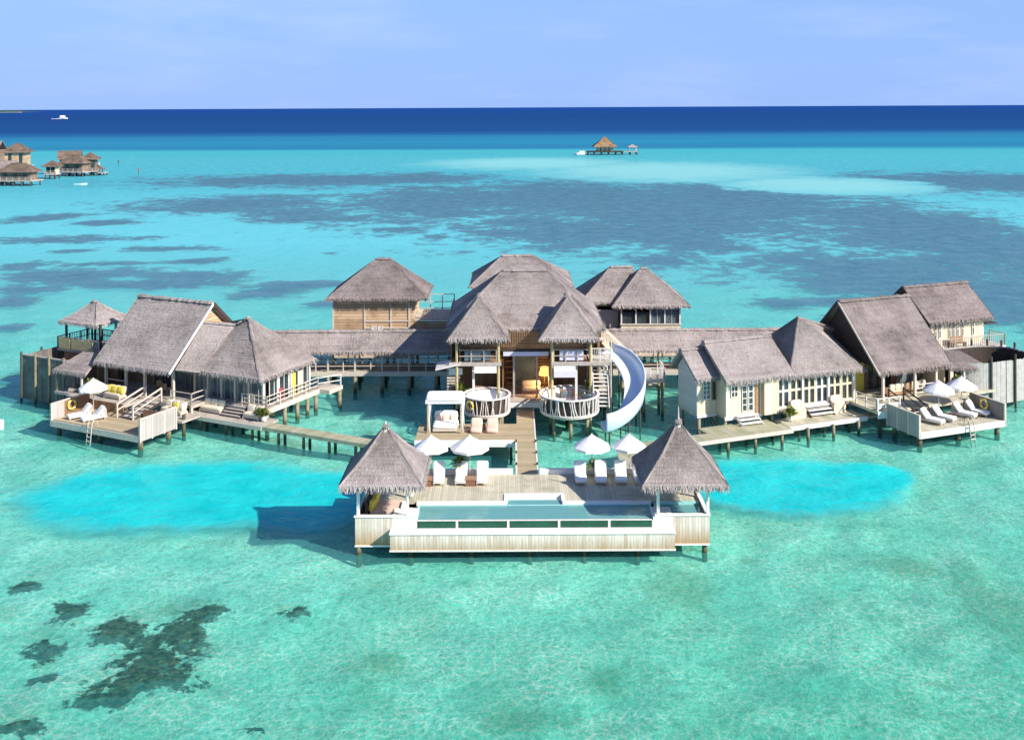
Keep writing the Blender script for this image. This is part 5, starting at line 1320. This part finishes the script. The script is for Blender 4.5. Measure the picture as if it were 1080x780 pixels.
plant(RF, (-7.6, 6.3, 1.22), 'bushy plant in a white pot left of the cream seat at the right villa', None, 1.25)
GB = 'cream box seats by the right villa steps'
for x, lab in ((-6.3, 'cream box seat left of the steps at the right villa'), (-2.3, 'cream box seat right of the steps at the right villa')):
    t = thing('box_seat', lab, 'seat', (x, 6.9, 1.22), RF, GB); bx('base', 'cream', t, x - .6, x + .6, 6.75, 7.4, 1.22, 1.9); m = MB(); m.soft((x, 7.05, 1.98), .58, .32, .1, p=.25); m.build('seat_cushion', 'cushion', t, True); m = MB(); m.soft((x, 7.36, 2.3), .55, .1, .28, 0, 0); m.build('back_cushion', 'cushion', t, True)
s2 = thing('entry_steps', 'broad white steps with dark risers between two cream seats at the right villa', 'steps', (-4.3, 7, 1.2), RF)
stairs(s2, -5.4, -3.1, 6.45, 1.22, 7.5, ZF, 3, 'whitewash', 'darkwood')
ss = thing('deck_stairs', 'stairs with dark twin handrails down to the right villa sun deck', 'stairs', (2.6, 4.4, 1.2), RF)
stairs(ss, 1.75, 3.2, 3.0, 1.2, 5.4, ZF, 4, 'whitewash')
for x in (1.7, 3.25):
    m = MB(); m.bar((x, 2.6, 1.2), (x, 2.6, 2.2), .1); m.bar((x, 5.5, ZF), (x, 5.5, 3.1), .1); m.bar((x, 2.55, 2.2), (x, 5.55, 3.1), .09); m.bar((x, 2.6, 1.75), (x, 5.5, 2.6), .06); m.build('handrail', 'darkwood', ss)
sofa(RF, 3.9, 7.3, ZF, .9, R(180), 'cream sofa in the shade of the right villa gable verandah', 'cream sofas at the right villa', 'cushion', 'brownmid'); sofa(RF, 6.4, 7.6, ZF, .8, R(180), 'cream sofa behind the verandah rail of the right villa', 'cream sofas at the right villa', 'cushion', 'brownmid')
chair('dark wooden chair at the left post of the right villa verandah', 2.5, 6.9, ZF, R(150), 'brownmid', 'chairs on the right villa verandah', 'brownmid', RF); chair('dark wooden chair beside the cream sofa on the right villa verandah', 5.1, 7.4, ZF, R(200), 'brownmid', 'chairs on the right villa verandah', 'brownmid', RF)

rw = thing('boardwalk', 'boardwalk along the front of the right villa towards the pool deck', 'walkway', (-9, 5.4, 0), RF)
bx('deck', 'deck', rw, -8.6, -.9, 5.1, 7.2, 1.08, 1.22); bx('edge_beam', 'whitewash', rw, -8.6, -.9, 4.98, 5.1, .9, 1.23)
bx('walkway', 'deck_olive', rw, -23.5, -8.6, 4.6, 6.2, 1.06, 1.2); bx('walkway', 'deck_olive', rw, -15.5, -9.0, 6.2, 7.6, 1.05, 1.19); bx('edge_beam', 'palewood', rw, -23.5, -8.6, 4.5, 4.6, .92, 1.21)
m = MB(); m.poly([(-23.6, 6.1, 1.07), (-22.4, 5.0, 1.07), (-25.5, -1.6, 1.07), (-26.6, -1.2, 1.07)], (0, 0, .125)); m.build('walkway', 'deck_olive', rw)
bx('ramp', 'palewood', rw, -.9, .5, 5.2, 6.4, 1.0, 1.1)
piles(rw, [(x, y) for x in (-22, -19.5, -17, -14.5, -12, -9.5, -7, -4.5, -2) for y in (4.8, 6)], -1.9, 1.05, 'pile', .12)

# house with balcony behind the right gable
bh = thing('balcony_house', 'cream house with slatted balcony behind the right villa gable', 'house', (17, 15, 0), RF)
bx('floor', 'palewood', bh, 12.8, 20.4, 13.4, 19.2, 3.75, 3.95)
wall(bh, (13.0, 13.5), (20.1, 13.5), 3.95, 6.9, 'cream'); wall(bh, (20.1, 13.55), (20.1, 19), 3.95, 6.9, 'cream'); wall(bh, (13.0, 13.55), (13.0, 19), 3.95, 6.9, 'brown'); wall(bh, (13.0, 19), (20.1, 19), 3.95, 6.9, 'cream')
for x in (14.0, 14.5, 15.7, 16.2, 16.7, 17.3, 18.6): window(bh, (x, 13.43, 4.7), (1, 0, 0), .22, 1.45, 1, 2, 'whitewash', 'glassdark')
m = MB(); gable_roof(m, 12.7, 20.7, 12.6, 19.9, 6.25, 6.2, 16.2, 9.25, flen=.36); m.build('roof', 'thatch_brown', bh)
m = MB(); m.bar((12.62, 12.5, 6.15), (12.62, 16.2, 9.2), .08, .28); m.bar((12.62, 19.9, 6.1), (12.62, 16.2, 9.2), .08, .28); m.build('bargeboard', 'darkwood', bh)
m = MB(); m.poly([(12.93, 13.6, 6.4), (12.93, 18.9, 6.4), (12.93, 16.2, 8.7)], (.08, 0, 0)); m.build('gable_wall', 'brown', bh)
bx('balcony_floor', 'whitewash', bh, 12.5, 20.9, 11.5, 13.4, 3.7, 3.9)
rail(bh, (12.6, 11.55, 0), (20.8, 11.55, 0), 3.9, 1.1, 1, 2.05, 'greywood', .24); rail(bh, (20.8, 11.55, 0), (20.8, 13.4, 0), 3.9, 1.1, 1, 1.9, 'greywood', .24)
bx('eave_shelf', 'darkwood', bh, 20.2, 21.6, 13.2, 14.8, 5.6, 5.7)
piles(bh, [(x, y) for x in (13, 16, 18.2, 20.4) for y in (11.8, 18.8)], -2, 3.72, 'whitewash', .15)
m = MB(); m.box(13.2, 20, 13.6, 18.8, 1.6, 3.72); m.build('lower_room', 'fence', bh)
t = thing('bench', 'dark slatted bench on the balcony behind the right villa gable', 'bench', (16.2, 12.6, 3.9), RF)
bx('seat', 'brownmid', t, 15.4, 17.0, 12.4, 12.9, 4.25, 4.33); bx('backrest', 'brownmid', t, 15.4, 17.0, 12.9, 12.96, 4.34, 4.85)
for x in (15.45, 16.85): bx('leg', 'brownmid', t, x, x + .1, 12.45, 12.85, 3.9, 4.249)

# curved fence of the right bathroom court
cf = thing('privacy_fence', 'curved pale grey board fence with tall dark posts right of the right villa', 'fence', (15, 8, 0), RF)
vs_ = []; N = 60
ctr, ra, rb = (14.9, 8.6), 4.6, 2.9
def ovp(a, k=0.0): return Vector((ctr[0] + (ra + k) * math.copysign(abs(math.cos(a)) ** .75, math.cos(a)), ctr[1] + (rb + k) * math.copysign(abs(math.sin(a)) ** .75, math.sin(a)), 0))
M['fence_curved'] = mat_plain('pale_grey_boards', C(.43, .405, .375), .8, .16, 2.5)
fs = []
N = 0
for i in range(N):
    a = 2 * math.pi * i / N
    for k, z in ((0, .55), (0, 4.2), (-.1, 4.2), (-.1, .55)): p = ovp(a, k); vs_.append((p.x, p.y, z + (.02 if i % 2 else 0)))
for i in range(N):
    for k in range(4): fs.append((i * 4 + k, ((i + 1) % N) * 4 + k, ((i + 1) % N) * 4 + (k + 1) % 4, i * 4 + (k + 1) % 4))
m = MB(); NB = 84
for i in range(NB):
    p = ovp(2 * math.pi * i / NB); q = ovp(2 * math.pi * (i + .93) / NB)
    if p.x < 11.0 and p.y < 10.4: continue
    nrm_ = Vector(((q - p).y, -(q - p).x, 0)).normalized() * .05
    m.poly([p + Vector((0, 0, .5)), q + Vector((0, 0, .5)), q - nrm_ + Vector((0, 0, .5)), p - nrm_ + Vector((0, 0, .5))], (0, 0, 3.7 + ru(-.03, .05)))
m.build('boards', 'fence_curved', cf)
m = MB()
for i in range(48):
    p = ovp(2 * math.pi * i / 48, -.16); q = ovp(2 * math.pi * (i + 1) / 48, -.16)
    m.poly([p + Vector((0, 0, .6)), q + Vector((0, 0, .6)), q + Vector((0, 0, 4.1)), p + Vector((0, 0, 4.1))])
m.build('inner_shade', 'darkwood', cf)  # dark sheet added to stand in for the shade inside the court
for i in range(16):
    p = ovp(2 * math.pi * (i + .3) / 16, .1)
    if p.x > 12.4 or p.y > 10.5: post(cf, (p.x, p.y, -1.9), (p.x, p.y, 4.75), 'pile_d', 'post', .2, True)
bx('floor', 'darkwood', cf, 11.5, 18.4, 6.6, 10.6, 1.5, 1.7)
lt = thing('lean_to', 'low thatched lean-to roof between the right villa gable and the curved fence', 'canopy', (12, 7, 1.9), RF)
m = MB(); slope(m, (8.9, 5.9, 3.95), (13.4, 5.9, 3.65), (12.4, 8.6, 4.75), (9.2, 8.6, 5.1)); slope(m, (13.4, 5.9, 3.65), (13.4, 10.6, 3.8), (12.4, 8.6, 4.75), (12.4, 8.6, 4.75)); slope(m, (13.4, 10.6, 3.8), (8.9, 10.6, 4.0), (9.2, 8.6, 5.1), (12.4, 8.6, 4.75), fringe=False)
m.build('roof', 'thatch_brown', lt)
wall(lt, (10.6, 6.6), (13.2, 6.6), 1.7, 3.9, 'fence', name='front_wall')
for x in (9.3, 10.6): post(lt, (x, 6.3, 1.9), (x, 6.3, 3.85), 'palewood', 'post', .15)
bx('floor', 'deck', lt, 9.2, 13.3, 5.4, 9.5, 1.72, 1.9)
for k, (x, s) in enumerate(((9.5, 1.5), (10.3, 1.2))): plant(RF, (x, 5.9, 1.95), ['tall leafy plant at the right end of the right villa verandah', 'leafy plant before the grey wall right of the right villa verandah'][k], None, s)
# ------------------------------------------------------------------ far resort villas, stilt hut, boats, island
def far_house(label, x, y, w, d, h, rz, roof='thatch_brown', wallm='palewood', hip=True, grp='far thatched villas on the left', deck=2.0):
    F = Frame(x, y, 0, rz)
    t = thing('stilt_villa', label, 'villa', (0, 0, 0), F, grp)
    bx('floor', 'greywood', t, -w / 2 - deck, w / 2 + deck, -d / 2 - deck, d / 2 + deck, 1.6, 2.0)
    bx('wall', wallm, t, -w / 2, w / 2, -d / 2, d / 2, 2.0, 2.0 + h)
    for i in range(max(2, int(w / 3.2))):
        xx = -w / 2 + (i + .5) * w / max(2, int(w / 3.2)); bx('window', 'glassdark', t, xx - .7, xx + .7, -d / 2 - .08, -d / 2 - .02, 2.5, 1.4 + h)
    m = MB(); kw = dict(row=.8, flen=.5)
    if hip: hip_roof(m, -w / 2 - 1.4, w / 2 + 1.4, -d / 2 - 1.4, d / 2 + 1.4, 1.8 + h, -max(.2, (w - d) / 2), max(.2, (w - d) / 2), 0, 0, 2 + h + d * .52, **kw)
    else: gable_roof(m, -w / 2 - 1, w / 2 + 1, -d / 2 - 1.4, d / 2 + 1.4, 1.8 + h, 1.8 + h, 0, 2 + h + d * .5, **kw)
    m.build('roof', roof, t)
    rail(t, (-w / 2 - deck, -d / 2 - deck + .1, 0), (w / 2 + deck, -d / 2 - deck + .1, 0), 2.0, 1.1, 2, 2.5, 'greywood', w=.16)
    k = max(3, int((w + 2 * deck) / 2.6))
    piles(t, [(-w / 2 - deck + .4 + i * (w + 2 * deck - .8) / (k - 1), yy) for i in range(k) for yy in (-d / 2 - deck + .4, d / 2)], -4, 1.6, 'pile_d', .28)
    return t
far_house('long far villa on dark stilts at the left edge, nearest of the far group', -175.5, 371, 11, 5, 3.2, R(-6), 'thatch_far', 'farwall', True, deck=1.4)
far_house('far grey-roofed villa at the picture edge behind the long nearest one', -186, 381, 8, 6, 3.2, R(5), 'thatch_brown', 'farwall', False, deck=1.4)
far_house('far golden-walled villa with orange wall, behind the others at the left edge', -221, 466, 9, 7, 6.2, R(10), 'thatch_far', 'bamboo', True, deck=1.2)
far_house('farthest villa at the left edge with a pinkish roof', -240, 480, 9, 8, 6.5, R(0), 'thatch_brown', 'farwall', False, deck=1.2)
far_house('dark-walled rear villa of the middle far group', -184, 434, 7.5, 6, 4.6, R(20), 'thatch_far', 'darkwood', False, deck=1.2)
far_house('wide thatched villa in the middle far group', -176, 421, 9, 5.5, 3.6, R(-12), 'thatch_far', 'farwall', True, deck=1.2)
far_house('small cream pavilion with pointed roof fronting the middle far group', -178.5, 405, 3.6, 3.6, 3.2, R(0), 'thatch_far', 'cream', True, deck=.5)
far_house('far brown villa at the right of the middle far group', -171.5, 424, 5, 4.5, 5.0, R(15), 'thatch_far', 'farwall', True, deck=.8)
X0 = -168.5
t = thing('swim_platform', 'low grey platform with a white sail post right of the far villas', 'platform', (X0, 425, 0))
bx('deck', 'greywood', t, X0 - 3, X0 + 3, 423, 427, .9, 1.3); bx('sail', 'canvas', t, X0 - .2, X0 + .4, 424.9, 425.1, 2.2, 5.2); post(t, (X0 + .1, 425, 1.3), (X0 + .1, 425, 5.4), 'palewood', 'mast', .2)
m = MB(); hip_roof(m, X0 - 2.4, X0 + 2.2, 423.4, 426.6, 2.6, X0 - .5, X0 + .3, 425, 425, 4.0, row=.6); m.build('roof', 'thatch_far', t)
for x in (X0 - 2, X0 + 2): post(t, (x, 423.8, 1.3), (x, 423.8, 2.8), 'darkwood', 'post', .25)
piles(t, [(X0 + x, y) for x in (-2.7, 0, 2.7) for y in (423.4, 426.6)], -4, .9, 'pile_d', .3)

fh = thing('stilt_hut', 'lone thatched hut with orange-brown pointed roof standing out in the lagoon', 'hut', (52, 586, 0))
bx('floor', 'darkwood', fh, 42, 62, 581, 591, 1.4, 2.0)
for i in range(4): bx('wall', 'cream', fh, 47.5 + i * 2.3, 49.2 + i * 2.3, 583, 588.5, 2.0, 4.8)
bx('wall', 'brownmid', fh, 47.4, 56.5, 583.4, 588.4, 2.0, 4.7)
m = MB(); hip_roof(m, 45.2, 58.8, 580, 592, 4.6, 51.6, 52.4, 586, 586, 10.0, sag=.3, row=1.0, flen=.6); m.build('roof', 'thatch_orange', fh)
bx('jetty', 'greywood', fh, 58.8, 70, 584, 587, 1.5, 1.9)
piles(fh, [(x, y) for x in (42.5, 46, 50, 54, 58, 61.5, 66, 69.5) for y in (581.4, 586.8)], -5, 1.4, 'pile_d', .35)
t = thing('jetty_hut', 'small pale shelter at the right end of the lone hut jetty', 'shelter', (67.5, 585.5, 1.9))
for x in (65.4, 69.6):
    for y in (584.2, 586.8): post(t, (x, y, 1.9), (x, y, 4.4), 'palewood', 'post', .3)
m = MB(); hip_roof(m, 64.6, 70.4, 583.4, 587.6, 4.2, 67.2, 67.8, 585.5, 585.5, 5.6, row=.8); m.build('roof', 'thatch', t)
t = thing('service_boat', 'small pale boat moored at the left end of the lone hut', 'boat', (38.5, 583, 0))
m = MB(); m.poly([(34.5, 583, .2), (36, 581.9, .2), (41.5, 581.9, .2), (41.5, 584.1, .2), (36, 584.1, .2)], (0, 0, 1.0)); m.build('hull', 'hull', t); bx('cabin', 'cushion', t, 37.5, 40.5, 582.3, 583.7, 1.2, 2.3)

def speedboat(label, x, y, Ln, rz, cabin=True, grp=None):
    F = Frame(x, y, 0, rz)
    t = thing('motor_boat', label, 'boat', (0, 0, 0), F, grp)
    w = Ln * .15; h = Ln * .09
    V = []; Fs = []
    for i in range(9):
        s_ = i / 8; px = (-.5 + s_) * Ln; ww = w * (1 - max(0, (s_ - .45) / .55) ** 2); hh = h * (1 + .5 * s_ ** 2)
        V += [(px, -ww, hh), (px, -ww * .6, -.15 * h), (px, ww * .6, -.15 * h), (px, ww, hh), (px, 0, hh * .92)]
    for i in range(8):
        for k in range(5): Fs.append((i * 5 + k, (i + 1) * 5 + k, (i + 1) * 5 + (k + 1) % 5, i * 5 + (k + 1) % 5))
    Fs.append((0, 1, 2, 3, 4))
    m = MB(); m.add(V, Fs); m.build('hull', 'hull', t)
    if cabin:
        m = MB(); m.soft((-.06 * Ln, 0, h * 2.2), Ln * .3, w * .85, h * 1.9, p=.5); m.build('cabin', 'hull', t, True)
        bx('windscreen', 'glassdark', t, .13 * Ln, .2 * Ln, -w * .55, w * .55, h * 1.5, h * 2.0)
    return t
speedboat('white yacht leaving a foam trail far out on the deep blue water', -1240, 2880, 26, R(0))
m = MB(); rs = random.Random(4)
for i in range(40):
    x = -1247 - i * .65 + rs.uniform(-.4, .4); m.soft((x, 2880 + rs.uniform(-1, 1) * (1 + i * .06), .15), 1.3, 1.0, .5, rs.uniform(0, 3))
for i in range(20):
    m.soft((-1245 - i * .7, 2876 - i * .35, .1), 1.0, .7, .4); m.soft((-1245 - i * .7, 2884 + i * .35, .1), 1.0, .7, .4)
tag(m.build('wake', 'foam', None, True), 'foam wake on the deep water behind the far yacht', kind='stuff')
speedboat('small white boat on the turquoise water before the middle far villas', -154, 372, 4.5, R(5), False)
for k, (x, y) in enumerate(((-153.8, 429), (-186.5, 494))):
    t = thing('channel_marker', ['reddish channel marker right of the far villas, the nearer of two', 'thin channel marker farther out left of the reddish one'][k], 'marker', (x, y, 0), W0, 'channel markers in the lagoon')
    post(t, (x, y, -5), (x, y, 1.9), 'pile_d', 'pole', .22, True); m = MB(); m.lathe((x, y, 1.8), [(.0, 0), (.38, .0), (.3, .8), (0, .85)], 8); m.build('topmark', 'red' if k == 0 else 'pile_d', t)
speedboat('white speedboat nose just entering at the left picture edge', -46.1, 88.0, 6.0, R(4))
# island on the horizon
m = MB(); V = []; Fs = []; n = 60; rs = random.Random(8)
for i in range(n + 1):
    s_ = i / n; x = -5700 + 1500 * s_; hgt = 17 * min(1, 6 * s_ + .2) * min(1, (1 - s_) * 5) + rs.uniform(-2.5, 2.5) + 1
    for yy, zz in ((9000, 0), (9040, .75 * max(hgt, .6)), (9120, max(hgt, .8)), (9350, max(hgt, .8) * .9), (9420, 0)): V.append((x, yy, zz))
for i in range(n):
    for k in range(4): Fs.append((i * 5 + k, (i + 1) * 5 + k, (i + 1) * 5 + k + 1, i * 5 + k + 1))
m.add(V, Fs); tag(m.build('island', 'island', None, True), 'low green island on the horizon at the far left', kind='structure')
m = MB(); m.box(-5650, -4230, 8960, 8999, -1, 2.2); tag(m.build('island_beach', 'islandsand'), 'pale beach of the horizon island', kind='structure')
